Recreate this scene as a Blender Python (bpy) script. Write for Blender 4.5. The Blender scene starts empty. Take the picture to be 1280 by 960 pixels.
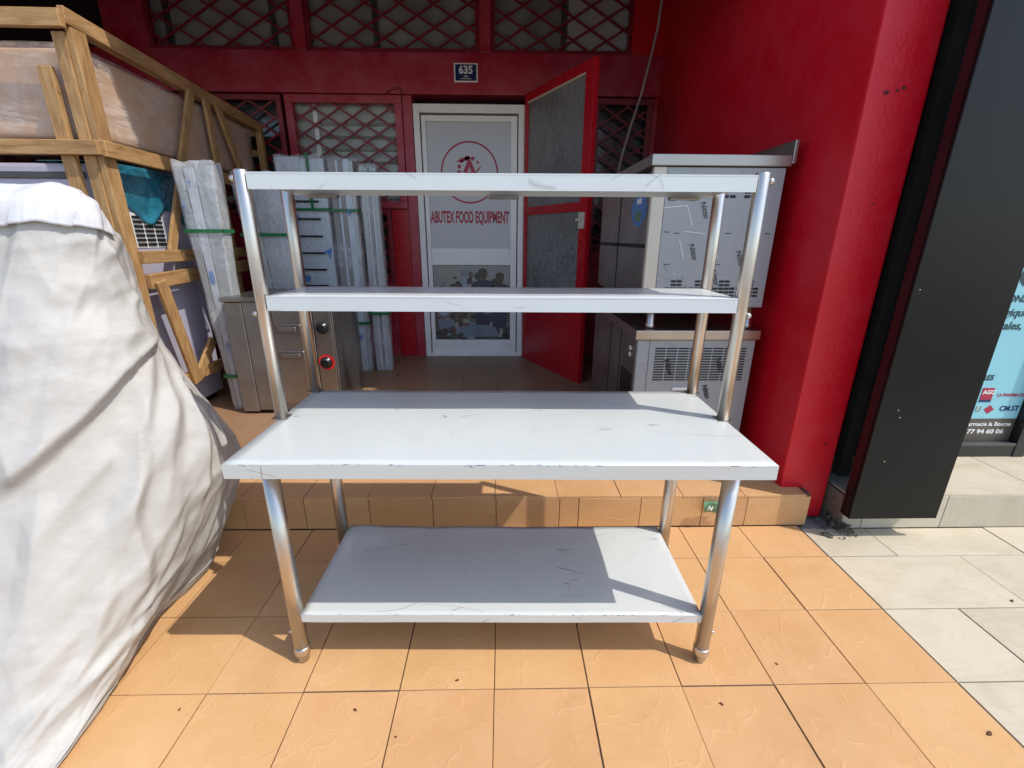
import bpy, bmesh, math, random
import numpy as np
from mathutils import Vector, Matrix, noise as mnoise
random.seed(7)
R = math.radians
scene = bpy.context.scene
C = scene.collection

# ------------------------------------------------------------------ camera
cam_d = bpy.data.cameras.new("camera"); cam = bpy.data.objects.new("camera", cam_d); C.objects.link(cam)
cam_d.sensor_width = 36.0; cam_d.lens = 559.035 / 1280 * 36.0
cam_d.clip_start = .02; cam_d.clip_end = 500
_r = Vector((.99977, -.020523, .005403)); _u = Vector((.0012626, .311655, .950194)); _f = Vector((.021185, .949974, -.311611))
_m = Matrix((_r, _u, -_f)).transposed().to_4x4(); _m.translation = Vector((.0275, -1.0487, 1.3633))
cam.matrix_world = _m
scene.camera = cam

# ------------------------------------------------------------------ light
SUN = Vector((.61, -.29, 1.0)).normalized()
elev = math.asin(SUN.z); azim = math.atan2(SUN.x, SUN.y)
world = bpy.data.worlds.new("World"); scene.world = world; world.use_nodes = True
wn = world.node_tree; bg = wn.nodes['Background']
sky = wn.nodes.new('ShaderNodeTexSky'); sky.sky_type = 'NISHITA'; sky.sun_disc = False
sky.sun_elevation = elev; sky.sun_rotation = azim; sky.air_density = 1.0; sky.dust_density = 1.0; sky.ozone_density = 1.0
wn.links.new(sky.outputs[0], bg.inputs[0]); bg.inputs[1].default_value = .15
sun_d = bpy.data.lights.new("sun", 'SUN'); sun = bpy.data.objects.new("sun", sun_d); C.objects.link(sun)
sun_d.energy = 2.25; sun_d.angle = R(.5); sun_d.color = (1, .95, .87)
sun.rotation_euler = SUN.to_track_quat('Z', 'Y').to_euler(); sun.location = (6, -3, 9)
scene.view_settings.view_transform = 'Standard'; scene.view_settings.look = 'None'
scene.view_settings.exposure = 0.84; scene.view_settings.gamma = 1.0

# ------------------------------------------------------------------ materials
class NT:
    def __init__(s, name):
        s.m = bpy.data.materials.new(name); s.m.use_nodes = True; s.t = s.m.node_tree
        s.b = s.t.nodes['Principled BSDF']
    def n(s, typ, **kw):
        o = s.t.nodes.new(typ)
        for k, v in kw.items(): setattr(o, k, v)
        return o
    def l(s, a, b): s.t.links.new(a, b)
    def coord(s, rnd=False, stretch=(1, 1, 1), rot=(0, 0, 0)):
        tc = s.n('ShaderNodeTexCoord'); out = tc.outputs['Object']
        if rnd:
            oi = s.n('ShaderNodeObjectInfo'); mu = s.n('ShaderNodeVectorMath', operation='SCALE'); mu.inputs[0].default_value = (37, 53, 71)
            s.l(oi.outputs['Random'], mu.inputs['Scale']); ad = s.n('ShaderNodeVectorMath', operation='ADD')
            s.l(out, ad.inputs[0]); s.l(mu.outputs[0], ad.inputs[1]); out = ad.outputs[0]
        mp = s.n('ShaderNodeMapping'); mp.inputs['Scale'].default_value = stretch; mp.inputs['Rotation'].default_value = rot
        s.l(out, mp.inputs[0]); return mp.outputs[0]
    def noise(s, co, scale, detail=4, rough=.55, dist=0):
        o = s.n('ShaderNodeTexNoise'); s.l(co, o.inputs['Vector'])
        o.inputs['Scale'].default_value = scale; o.inputs['Detail'].default_value = detail
        o.inputs['Roughness'].default_value = rough; o.inputs['Distortion'].default_value = dist
        return o.outputs['Fac']
    def ramp(s, fac, stops):
        o = s.n('ShaderNodeValToRGB'); s.l(fac, o.inputs[0]); e = o.color_ramp.elements
        while len(e) < len(stops): e.new(.5)
        for i, (p, c) in enumerate(stops):
            e[i].position = p; e[i].color = (*c, 1) if len(c) == 3 else c
        return o.outputs['Color']
    def mix(s, fac, a, b, blend='MIX'):
        o = s.n('ShaderNodeMix', data_type='RGBA', blend_type=blend)
        for sock, v in ((o.inputs[0], fac), (o.inputs[6], a), (o.inputs[7], b)):
            if isinstance(v, (int, float)): sock.default_value = v
            elif isinstance(v, tuple): sock.default_value = (*v, 1)
            else: s.l(v, sock)
        return o.outputs[2]
    def math(s, op, a, b=0., c=0.):
        o = s.n('ShaderNodeMath', operation=op)
        for i, v in enumerate((a, b, c)):
            if isinstance(v, (int, float)): o.inputs[i].default_value = v
            else: s.l(v, o.inputs[i])
        return o.outputs[0]
    def line(s, fac, w):               # thin contour lines of a noise
        d = s.math('ABSOLUTE', s.math('SUBTRACT', fac, .5)); return s.math('SUBTRACT', 1., s.math('MINIMUM', s.math('DIVIDE', d, w), 1.))
    def bump(s, h, strength=.3, dist=.01, prev=None):
        o = s.n('ShaderNodeBump'); o.inputs['Strength'].default_value = strength; o.inputs['Distance'].default_value = dist
        s.l(h, o.inputs['Height'])
        if prev is not None: s.l(prev, o.inputs['Normal'])
        return o.outputs[0]
    def fin(s, col=None, rough=None, metal=None, nrm=None, spec=None, coat=None):
        for key, v in (('Base Color', col), ('Roughness', rough), ('Metallic', metal), ('Normal', nrm), ('Specular IOR Level', spec), ('Coat Weight', coat)):
            if v is None: continue
            if isinstance(v, (int, float)): s.b.inputs[key].default_value = v
            elif isinstance(v, tuple): s.b.inputs[key].default_value = (*v, 1)
            else: s.l(v, s.b.inputs[key])
        return s.m
def sc(c, k): return tuple(min(1, x * k) for x in c)

def plain(name, col, rough=.5, metal=0, var=.12, scale=6, bump=.0, bscale=80, spec=None, stretch=(1, 1, 1), rvar=.08):
    t = NT(name); co = t.coord(True, stretch)
    f = t.noise(co, scale, 5)
    c = t.ramp(f, [(.25, sc(col, 1 - var)), (.75, sc(col, 1 + var))])
    r = t.math('MULTIPLY_ADD', f, rvar * 2, rough - rvar)
    nr = t.bump(t.noise(co, bscale, 3), bump, .004) if bump else None
    return t.fin(c, r, metal, nr, spec)

def m_tile(name, col, col2, joint_dark):
    t = NT(name); co = t.coord(True)
    oi = t.n('ShaderNodeObjectInfo')
    f = t.noise(co, 5, 6, .65); fine = t.noise(co, 55, 4, .7)
    c = t.ramp(f, [(.3, col), (.72, col2)])
    c = t.mix(t.math('MULTIPLY', t.math('SUBTRACT', fine, .42), .22), c, sc(col, .72))
    hs = t.n('ShaderNodeHueSaturation'); t.l(c, hs.inputs['Color'])
    t.l(t.math('MULTIPLY_ADD', oi.outputs['Random'], .05, .975), hs.inputs['Value'])
    t.l(t.math('MULTIPLY_ADD', oi.outputs['Random'], .006, .497), hs.inputs['Hue'])
    c = hs.outputs[0]
    ps_ = t.n('ShaderNodeNewGeometry').outputs['Position']
    stain = t.ramp(t.noise(ps_, 1.6, 7, .72), [(.48, (0, 0, 0)), (.78, (1, 1, 1))]); c = t.mix(t.math('MULTIPLY', stain, .30), c, sc(col, .62))
    smut = t.ramp(t.noise(ps_, 6, 5, .7), [(.62, (0, 0, 0)), (.74, (1, 1, 1))]); c = t.mix(t.math('MULTIPLY', smut, .22), c, sc(col, .5))
    speck = t.ramp(t.noise(co, 95, 3, .6), [(.66, (0, 0, 0)), (.72, (1, 1, 1))])
    c = t.mix(t.math('MULTIPLY', speck, .25), c, joint_dark)
    r1 = t.math('MULTIPLY', t.line(t.noise(co, 5.2, 2.2, .5, .2), .020), t.ramp(t.noise(co, 7.5, 2), [(.40, (0, 0, 0)), (.52, (1, 1, 1))]))
    r2 = t.math('MULTIPLY', t.line(t.noise(t.coord(True, (1.6, .8, 1), (0, 0, .7)), 6.5, 2.2, .5, .2), .018), t.ramp(t.noise(co, 6.1, 2), [(.50, (0, 0, 0)), (.6, (1, 1, 1))]))
    ridge = t.math('MAXIMUM', r1, r2)
    c = t.mix(t.math("MULTIPLY", ridge, .09), c, sc(col2, 1.25))
    b1 = t.bump(ridge, .34, .0020); b2 = t.bump(t.noise(co, 26, 5, .65), .22, .003, b1)
    return t.fin(c, t.math('MULTIPLY_ADD', fine, .25, .30), 0, b2, .35)

def m_beige(name):
    t = NT(name); co = t.coord(True, (1, 2.2, 1), (0, 0, .35))
    oi = t.n('ShaderNodeObjectInfo')
    f = t.noise(co, 3.2, 7, .65, .8); fine = t.noise(co, 60, 3, .6)
    c = t.ramp(f, [(.25, (.43, .375, .265)), (.5, (.51, .45, .335)), (.8, (.56, .50, .385))])
    c = t.mix(t.math('MULTIPLY', t.line(t.noise(co, 2.6, 3, .6, 1.2), .03), .16), c, (.36, .30, .22))
    hs = t.n('ShaderNodeHueSaturation'); t.l(c, hs.inputs['Color']); t.l(t.math('MULTIPLY_ADD', oi.outputs['Random'], .07, .95), hs.inputs['Value'])
    speck = t.ramp(t.noise(t.coord(True), 90, 2), [(.68, (0, 0, 0)), (.72, (1, 1, 1))])
    c = t.mix(t.math('MULTIPLY', speck, .3), hs.outputs[0], (.2, .17, .13))
    return t.fin(c, .5, 0, t.bump(fine, .12, .002), .4)

def m_film(name, col=(.58, .605, .61), rough=.30, scr=1.0, metal=.0, edge=None):
    t = NT(name); co = t.coord(False); cs = t.coord(False, (.35, 6, 1))
    f = t.noise(co, 2.4, 5, .6); st = t.noise(cs, 9, 4, .6)
    c = t.ramp(f, [(.3, sc(col, .965)), (.7, sc(col, 1.03))])
    c = t.mix(t.math('MULTIPLY', st, .10), c, sc(col, .86))
    # long thin scratches, broken up, in three directions
    for ang, scale, w, thr, amt in ((.12, 2.1, .0030, .55, .85), (-.5, 2.7, .0030, .59, .8), (1.2, 2.3, .0024, .58, .7), (.3, 5., .004, .60, .6), (.0, 1.4, .0018, .52, .6)):
        ln = t.line(t.noise(t.coord(False, (.55, 3.2, 1), (0, 0, ang)), scale, 1, .4, .15), w)
        g = t.ramp(t.noise(t.coord(False, (1, 1, 1), (0, 0, ang + 1)), 6, 3), [(thr, (0, 0, 0)), (thr + .04, (1, 1, 1))])
        c = t.mix(t.math('MULTIPLY', t.math('MULTIPLY', ln, g), amt * scr), c, (.07, .07, .075))
    sp = t.math('MULTIPLY', t.ramp(t.noise(co, 110, 2, .5), [(.70, (0, 0, 0)), (.73, (1, 1, 1))]), t.ramp(t.noise(co, 5, 2), [(.55, (0, 0, 0)), (.7, (1, 1, 1))]))
    c = t.mix(t.math('MULTIPLY', sp, .7 * scr), c, (.10, .09, .08))
    smear = t.ramp(t.noise(co, 7, 5, .7), [(.60, (0, 0, 0)), (.80, (1, 1, 1))])
    c = t.mix(t.math('MULTIPLY', smear, .26 * scr), c, (.36, .35, .34))
    m_ = metal
    if edge is not None:                # film chipped off along the front fold
        sx = t.n('ShaderNodeSeparateXYZ'); tc = t.n('ShaderNodeTexCoord'); t.l(tc.outputs['Object'], sx.inputs[0])
        dy = t.math('ABSOLUTE', t.math('SUBTRACT', sx.outputs['Y'], edge[0])); dz = t.math('ABSOLUTE', t.math('SUBTRACT', sx.outputs['Z'], edge[1]))
        d = t.math('ADD', dy, dz)
        nn = t.noise(t.coord(False, (1, 3, 3)), 48, 5, .7)
        near = t.math('SUBTRACT', 1., t.math('MINIMUM', t.math('DIVIDE', d, .013), 1.))
        chip = t.ramp(t.math('ADD', nn, t.math('MULTIPLY', near, .20)), [(.735, (0, 0, 0)), (.76, (1, 1, 1))])
        chip = t.math('MULTIPLY', chip, t.ramp(t.noise(co, 4.5, 2), [(.46, (0, 0, 0)), (.56, (1, 1, 1))]))
        chip = t.math('MULTIPLY', chip, t.math('GREATER_THAN', near, .05))
        c = t.mix(t.math('MULTIPLY', chip, .9), c, (.10, .10, .105))
    b1 = t.bump(t.noise(co, 6, 3), .10, .01); b2 = t.bump(t.noise(co, 45, 3), .05, .002, b1)
    return t.fin(c, t.math('MULTIPLY_ADD', f, .16, rough - .08), m_, b2, .5)

def m_steel(name, col=(.60, .585, .56), rough=.24, stretch=(1, 1, 40), var=.10, bumpy=.03):
    t = NT(name); co = t.coord(True, stretch); cb = t.coord(True)
    f = t.noise(co, 14, 4, .7); g = t.noise(cb, 4, 4, .6)
    c = t.ramp(g, [(.3, sc(col, 1 - var)), (.7, sc(col, 1 + var))])
    r = t.math('ADD', t.math('MULTIPLY_ADD', f, .14, rough - .07), t.math('MULTIPLY', g, .10))
    b = t.bump(t.noise(cb, 9, 3), bumpy * 2, .01); b = t.bump(f, bumpy, .001, b)
    return t.fin(c, r, 1.0, b)

def m_red(name, col, faded, rough=.38, fade=.5, bs=.25, bscale=90):
    t = NT(name); co = t.coord(False)
    f = t.noise(co, 2.6, 6, .62, .4); g = t.noise(co, 11, 5, .7)
    msk = t.ramp(t.math('MULTIPLY_ADD', g, .35, t.math('MULTIPLY', f, .75)), [(.46, (0, 0, 0)), (.74, (1, 1, 1))])
    c = t.mix(t.math('MULTIPLY', msk, fade), col, faded)
    chip = t.ramp(t.noise(co, 42, 3, .6), [(.71, (0, 0, 0)), (.73, (1, 1, 1))])
    c = t.mix(t.math('MULTIPLY', chip, .35), c, sc(col, .3))
    b = t.bump(t.noise(co, 5, 3), .2, .015); b = t.bump(t.noise(co, bscale, 4, .6), bs, .004, b)
    return t.fin(c, t.math('MULTIPLY_ADD', g, .25, rough - .1), 0, b, .42)

def m_wood(name, axis_stretch=(9, 9, 1.2)):
    t = NT(name); co = t.coord(True, axis_stretch); cb = t.coord(True)
    f = t.noise(co, 5, 6, .6, .8); g = t.noise(cb, 3, 4)
    c = t.ramp(f, [(.25, (.22, .115, .042)), (.5, (.38, .215, .085)), (.75, (.50, .32, .15))])
    c = t.mix(t.math('MULTIPLY', t.ramp(g, [(.5, (0, 0, 0)), (.75, (1, 1, 1))]), .6), c, (.17, .10, .05))
    kn = t.ramp(t.noise(cb, 14, 2), [(.72, (0, 0, 0)), (.78, (1, 1, 1))]); c = t.mix(t.math('MULTIPLY', kn, .6), c, (.12, .06, .02))
    b = t.bump(f, .25, .004)
    return t.fin(c, .68, 0, b, .3)

def m_tarp(name, col, dirt=.35, dcol=(.235, .21, .18)):
    t = NT(name); co = t.coord(False); cs = t.coord(False, (1, 1, 2), (.3, .5, 0))
    f = t.noise(co, 2.5, 6, .65); g = t.noise(cs, 5, 6, .7)
    c = t.ramp(f, [(.3, sc(col, .93)), (.7, sc(col, 1.03))])
    d = t.ramp(t.math('MULTIPLY', g, t.math('MULTIPLY_ADD', f, .8, .6)), [(.46, (0, 0, 0)), (.85, (1, 1, 1))]); c = t.mix(t.math('MULTIPLY', d, dirt), c, dcol)
    scuff = t.math('MULTIPLY', t.line(t.noise(cs, 9, 4, .65, .2), .02), t.ramp(t.noise(co, 4, 3), [(.58, (0, 0, 0)), (.7, (1, 1, 1))]))
    c = t.mix(t.math('MULTIPLY', scuff, .4), c, (.25, .22, .19))
    b = t.bump(t.noise(co, 7, 4, .55, .2), .30, .02); b = t.bump(t.noise(co, 170, 2), .08, .001, b)
    return t.fin(c, t.math('MULTIPLY_ADD', g, .2, .50), 0, b, .28)

def m_wrap(name, col, dark, sheen=.12, scale=5, bub=0, stretch=(1, 1, .35), bs=.7, hi=(.75, .75, .76), hik=.5, coat=.8, cr=9, ck=.4):
    """clear film over something: soft colour underneath, crumpled glossy skin, milky patches"""
    t = NT(name); co = t.coord(True, stretch); cb = t.coord(True)
    f = t.noise(co, scale, 4, .55, .2)
    c = t.ramp(f, [(.28, dark), (.55, col), (.8, sc(col, 1.12))])
    milky = t.ramp(t.noise(cb, 4.5, 5, .65), [(.50, (0, 0, 0)), (.72, (1, 1, 1))]); c = t.mix(t.math('MULTIPLY', milky, hik), c, hi)
    v1 = t.n('ShaderNodeTexVoronoi', feature='DISTANCE_TO_EDGE'); t.l(co, v1.inputs['Vector']); v1.inputs['Scale'].default_value = cr; v1.inputs['Randomness'].default_value = 1
    v2 = t.n('ShaderNodeTexVoronoi', feature='DISTANCE_TO_EDGE'); t.l(cb, v2.inputs['Vector']); v2.inputs['Scale'].default_value = cr * 2.3
    b = t.bump(v1.outputs['Distance'], bs * .55, .03); b = t.bump(v2.outputs['Distance'], bs * .35, .012, b); b = t.bump(t.noise(co, scale * 3, 4, .6, .2), bs * .4, .01, b)
    crease = t.math('SUBTRACT', 1., t.math('MINIMUM', t.math('DIVIDE', v1.outputs['Distance'], .05), 1.))
    c = t.mix(t.math('MULTIPLY', t.math('MULTIPLY', crease, t.noise(cb, 6, 3)), ck), c, hi)
    if bub:
        v = t.n('ShaderNodeTexVoronoi'); t.l(cb, v.inputs['Vector']); v.inputs['Scale'].default_value = bub
        b = t.bump(v.outputs['Distance'], .12, .003, b)
    t.l(b, t.b.inputs['Coat Normal']); t.b.inputs['Coat Roughness'].default_value = .08
    return t.fin(c, t.math('MULTIPLY_ADD', f, .2, sheen + .15), 0, b, .5, coat)

def m_clear(name, stretch, cr, lo=.16, hi=.55, bs=.8, tint=(.72, .74, .75), bub=0):
    """thin clear wrapping: mostly see-through, milky where it bunches, crumpled glossy skin"""
    t = NT(name); co = t.coord(True, stretch); cb = t.coord(True)
    v1 = t.n('ShaderNodeTexVoronoi', feature='DISTANCE_TO_EDGE'); t.l(co, v1.inputs['Vector']); v1.inputs['Scale'].default_value = cr
    n1 = t.noise(co, cr * .9, 5, .6, .3)
    b = t.bump(v1.outputs['Distance'], bs * .4, .03); b = t.bump(n1, bs * 1.1, .02, b)
    if bub:
        v = t.n('ShaderNodeTexVoronoi'); t.l(cb, v.inputs['Vector']); v.inputs['Scale'].default_value = bub; b = t.bump(v.outputs['Distance'], .4, .004, b)
    milky = t.ramp(t.noise(cb, 5, 5, .65), [(.40, (lo,) * 3), (.75, (hi,) * 3)])
    crease = t.math('MULTIPLY', t.math('SUBTRACT', 1., t.math('MINIMUM', t.math('DIVIDE', v1.outputs['Distance'], .022), 1.)), t.math('MULTIPLY', t.ramp(t.noise(cb, 5, 3), [(.48, (0, 0, 0)), (.62, (1, 1, 1))]), .32))
    t.l(t.math('MINIMUM', t.math('ADD', milky, crease), .9), t.b.inputs['Alpha'])
    return t.fin(tint, .13, 0, b, .7)

M = {}
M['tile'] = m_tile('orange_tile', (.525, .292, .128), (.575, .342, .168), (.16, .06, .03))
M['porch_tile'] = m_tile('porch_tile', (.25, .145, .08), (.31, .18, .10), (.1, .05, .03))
M['porch_grout'] = plain('porch_grout', (.13, .075, .045), .9, 0, .3, 30)
M['grout'] = plain('grout', (.085, .05, .032), .9, 0, .3, 30)
M['beige'] = m_beige('beige_tile'); M['beige_grout'] = plain('beige_grout', (.17, .14, .105), .9, 0, .3, 30)
M['asphalt'] = plain('asphalt', (.34, .315, .28), .9, 0, .25, 14, .4, 160)
M['film'] = m_film('protective_film', (.55, .575, .555), metal=.08, edge=(-.30, .80)); M['film_low'] = m_film('protective_film_low', (.57, .59, .57), metal=.08, edge=(-.195, .20)); M['film_grey'] = m_film('grey_film', (.31, .325, .335), .28, .6)
M['film_up'] = m_film('clean_film', (.585, .615, .61), .28, .40, .06)
M['steel'] = m_steel('brushed_steel', (.42, .405, .385), .30); M['tube'] = m_steel('polished_tube', (.60, .56, .51), .29, (1, 1, 14), .04, .0)
M['steel_h'] = m_steel('brushed_steel_flat', (.36, .335, .305), .30, (40, 1, 1))
M['steel_dark'] = m_steel('dull_steel', (.36, .345, .325), .36, (1, 1, 30), .2)
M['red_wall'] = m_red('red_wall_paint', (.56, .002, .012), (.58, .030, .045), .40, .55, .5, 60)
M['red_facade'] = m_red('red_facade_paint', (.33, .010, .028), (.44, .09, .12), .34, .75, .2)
M['red_door'] = m_red('red_door_paint', (.42, .006, .014), (.36, .02, .03), .26, .3, .08)
M['red_bar'] = plain('red_bar_paint', (.21, .009, .02), .45, 0, .25, 12)
M['pane'] = plain('grey_pane', (.26, .275, .25), .12, 0, .35, 2.2, 0, spec=.6, stretch=(1, 1, .5))
M['pane_dark'] = plain('dark_pane', (.035, .037, .035), .12, 0, .5, 3, spec=.6)
M['curtain'] = plain('pale_louvre', (.40, .42, .39), .35, 0, .15, 3, .1, 30)
M['white_alu'] = plain('white_aluminium', (.80, .79, .75), .38, 0, .07, 5, .04)
M['frost'] = plain('frosted_film', (.50, .50, .51), .3, 0, .05, 2)
M['crimson'] = plain('crimson_print', (.38, .02, .05), .5, 0, .08)
M['navy'] = plain('navy_enamel', (.014, .03, .11), .25, 0, .15); M['white'] = plain('white_paint', (.78, .78, .76), .4, 0, .06)
M['black'] = plain('black_plastic', (.012, .012, .013), .32, 0, .2); M['slot'] = plain('slot_black', (.008, .008, .009), .6, 0, .2)
M['black_panel'] = plain('black_cladding', (.005, .005, .005), .34, 0, .15, 3, .03, 30, rvar=.05, spec=.22)
M['maroon'] = plain('maroon_return', (.012, .004, .006), .3, 0, .2); M['charcoal'] = plain('charcoal_metal', (.05, .052, .05), .38, 0, .15)
M['wood'] = m_wood('raw_pine'); M['wood_y'] = m_wood('raw_pine_along', (9, 1.2, 9)); M['wood_x'] = m_wood('raw_pine_across', (1.2, 9, 9))
M['tarp'] = m_tarp('white_tarpaulin', (.44, .425, .395), .6); M['tarp_top'] = m_tarp('clean_white_sheet', (.56, .56, .57), .06)
M['brown_wrap'] = m_wrap('brown_carton_in_film', (.50, .355, .265), (.38, .265, .195), .16, 5, 0, (.4, .3, 2.6), 1.1, (.80, .74, .70), .55, 1., 6, .10)
M['bubble'] = m_wrap('bubble_wrap', (.40, .425, .43), (.31, .33, .335), .14, 3, 80, (1.3, 1.3, .8), .65, (.62, .65, .67), .28, 1., 13)
M['clear_white'] = m_wrap('film_wrapped_panel', (.50, .545, .59), (.45, .49, .53), .16, 2, 0, (1, 1, 1), .4, (.68, .71, .74), .2, .9, 9)
M['clear_brown'] = m_wrap('film_wrapped_strip', (.36, .36, .36), (.24, .225, .215), .14, 2.5, 0, (2.5, 2.5, .6), .7, (.62, .63, .64), .3, 1., 11)
M['film_bubble'] = m_clear('clear_bubble_film', (1.4, 1.4, .7), 9, .22, .6, .8, (.66, .69, .70), 85); M['film_thin'] = m_clear('clear_thin_film', (2.2, 2.2, .5), 8, .12, .5, .9)
M['film_carton'] = m_clear('clear_carton_film', (.5, .35, 2.4), 6, .08, .50, 1., (.78, .72, .66))
M['core_white'] = plain('filmed_steel_panel', (.52, .57, .62), .35, .1, .05, 3); M['core_grey'] = plain('grey_panel', (.36, .375, .38), .35, .3, .08, 4); M['core_brown'] = plain('brown_grey_panel', (.20, .18, .165), .4, .3, .12, 4, stretch=(3, 3, .5)); M['core_dark'] = plain('dark_seam', (.06, .06, .06), .5, .2, .2)
M['card'] = plain('tan_carton', (.50, .31, .185), .7, 0, .10, 3)
M['strap'] = plain('green_strap', (.012, .14, .045), .35, 0, .15); M['blue'] = plain('blue_print', (.06, .20, .45), .4, 0, .2)
M['lavender'] = plain('lavender_enamel', (.44, .42, .52), .32, 0, .06, 3); M['teal'] = m_wrap('teal_film', (.012, .13, .20), (.008, .05, .08), .15, 3, 0, (1, 1, 1), .5, (.06, .40, .52), .5)
M['dark_chip'] = plain('chipped_plaster', (.10, .012, .015), .9, 0, .4, 60)
M['cream'] = plain('cream_strip', (.58, .53, .43), .45, 0, .06); M['redlight'] = plain('red_ring', (.75, .03, .03), .3)
M['plaster'] = plain('ceiling_plaster', (.42, .40, .38), .85, 0, .08, 3)
M['poster'] = plain('teal_poster', (.26, .56, .63), .35, 0, .03, 2); M['poster_foot'] = plain('brown_footer', (.09, .075, .06), .35)
M['ink'] = plain('dark_ink', (.02, .05, .06), .5); M['glass_frame'] = plain('black_frame', (.012, .013, .014), .28)
M['cable'] = plain('grey_cable', (.42, .41, .40), .5); M['green_card'] = plain('green_card', (.10, .22, .12), .45, 0, .35, 30)
M['leaf'] = plain('dry_leaf', (.10, .035, .015), .7, 0, .4, 40); M['rubble'] = plain('rubble', (.10, .085, .07), .9, 0, .5, 50, .6, 90)
M['copper'] = m_steel('warm_steel_edge', (.50, .41, .34), .28, (40, 1, 1)); M['rubber'] = plain('grey_foot', (.30, .29, .27), .5, .6)
t = NT('picture_print'); co = t.coord(False)      # blurry shop interior seen through the lower door pane
v = t.n('ShaderNodeTexVoronoi'); t.l(co, v.inputs['Vector']); v.inputs['Scale'].default_value = 7
c = t.ramp(t.noise(co, 6, 6, .7, 1.5), [(.3, (.012, .012, .014)), (.45, (.06, .055, .05)), (.55, (.14, .14, .13)), (.7, (.24, .26, .26))])
c = t.mix(.35, c, v.outputs['Color'], 'MULTIPLY'); M['picture'] = t.fin(c, .15, 0)
t = NT('patterned_glass'); co = t.coord(False)
f = t.noise(co, 3, 5, .6, .3); c = t.ramp(f, [(.3, (.13, .135, .13)), (.7, (.21, .215, .205))])
vo = t.n('ShaderNodeTexVoronoi', feature='SMOOTH_F1'); t.l(t.coord(False, (1, 1, .6)), vo.inputs['Vector']); vo.inputs['Scale'].default_value = 34
gl = t.ramp(t.noise(t.coord(False, (1, 1, .5)), 24, 3, .6, .8), [(.66, (0, 0, 0)), (.72, (1, 1, 1))]); c = t.mix(t.math('MULTIPLY', gl, .55), c, (.55, .55, .54))  # glints on the glass, painted into its colour as bright streaks
M['patterned'] = t.fin(c, .22, 0, t.bump(vo.outputs['Distance'], .5, .02), .6)

# ------------------------------------------------------------------ mesh helpers
def q(bm, a, b, c, d): return bm.faces.new((a, b, c, d))
def bx(bm, x0, x1, y0, y1, z0, z1, bev=0):
    vs = [bm.verts.new((x, y, z)) for x in (x0, x1) for y in (y0, y1) for z in (z0, z1)]
    fs = [q(bm, vs[0], vs[1], vs[3], vs[2]), q(bm, vs[4], vs[6], vs[7], vs[5]), q(bm, vs[0], vs[4], vs[5], vs[1]),
          q(bm, vs[2], vs[3], vs[7], vs[6]), q(bm, vs[0], vs[2], vs[6], vs[4]), q(bm, vs[1], vs[5], vs[7], vs[3])]
    if bev:
        es = {e for f in fs for e in f.edges}
        bmesh.ops.bevel(bm, geom=list(es), offset=bev, segments=1 if bev < .004 else 2, affect='EDGES', profile=.6)
    return bm
def beam(bm, p0, p1, w, h, up=(0, 0, 1), bev=0):
    p0, p1 = Vector(p0), Vector(p1); d = (p1 - p0).normalized(); up = Vector(up)
    if abs(d.dot(up)) > .97: up = Vector((0, 1, 0))
    s = d.cross(up).normalized() * (w / 2); u = s.cross(d).normalized() * (h / 2)
    vs = [bm.verts.new(p + a * s + b * u) for p in (p0, p1) for a in (-1, 1) for b in (-1, 1)]
    fs = [q(bm, vs[0], vs[1], vs[3], vs[2]), q(bm, vs[4], vs[6], vs[7], vs[5]), q(bm, vs[0], vs[4], vs[5], vs[1]),
          q(bm, vs[2], vs[3], vs[7], vs[6]), q(bm, vs[0], vs[2], vs[6], vs[4]), q(bm, vs[1], vs[5], vs[7], vs[3])]
    bmesh.ops.recalc_face_normals(bm, faces=fs)
    if bev:
        es = {e for f in fs for e in f.edges}; bmesh.ops.bevel(bm, geom=list(es), offset=bev, segments=1, affect='EDGES')
    return bm
def lathe(bm, prof, cx=0, cy=0, n=20):     # prof: (r, z) from bottom to top
    rings = []
    for r, z in prof:
        rings.append([bm.verts.new((cx + r * math.cos(2 * math.pi * k / n), cy + r * math.sin(2 * math.pi * k / n), z)) for k in range(n)])
    for a, b in zip(rings, rings[1:]):
        for k in range(n):
            f = q(bm, a[k], a[(k + 1) % n], b[(k + 1) % n], b[k]); f.smooth = True
    bm.faces.new(list(reversed(rings[0]))); bm.faces.new(rings[-1])
    return bm
def tube(bm, pts, r, n=10):
    pts = [Vector(p) for p in pts]; rings = []
    for i, p in enumerate(pts):
        d = (pts[min(i + 1, len(pts) - 1)] - pts[max(i - 1, 0)]).normalized()
        up = Vector((0, 0, 1)) if abs(d.z) < .9 else Vector((1, 0, 0))
        s = d.cross(up).normalized(); u = s.cross(d)
        rings.append([bm.verts.new(p + r * (math.cos(2 * math.pi * k / n) * s + math.sin(2 * math.pi * k / n) * u)) for k in range(n)])
    for a, b in zip(rings, rings[1:]):
        for k in range(n):
            f = q(bm, a[k], a[(k + 1) % n], b[(k + 1) % n], b[k]); f.smooth = True
    bm.faces.new(rings[0]); bm.faces.new(list(reversed(rings[-1])))
    bmesh.ops.recalc_face_normals(bm, faces=bm.faces)
    return bm
def disc_y(bm, cx, cz, y, r0, r1, n=40):      # flat ring facing -Y
    a = [bm.verts.new((cx + r0 * math.cos(2 * math.pi * k / n), y, cz + r0 * math.sin(2 * math.pi * k / n))) for k in range(n)]
    b = [bm.verts.new((cx + r1 * math.cos(2 * math.pi * k / n), y, cz + r1 * math.sin(2 * math.pi * k / n))) for k in range(n)]
    for k in range(n): q(bm, a[k], b[k], b[(k + 1) % n], a[(k + 1) % n])
    return bm
def poly_y(bm, pts, y): bm.faces.new([bm.verts.new((x, y, z)) for x, z in pts]); return bm
def NB(): return bmesh.new()
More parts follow.
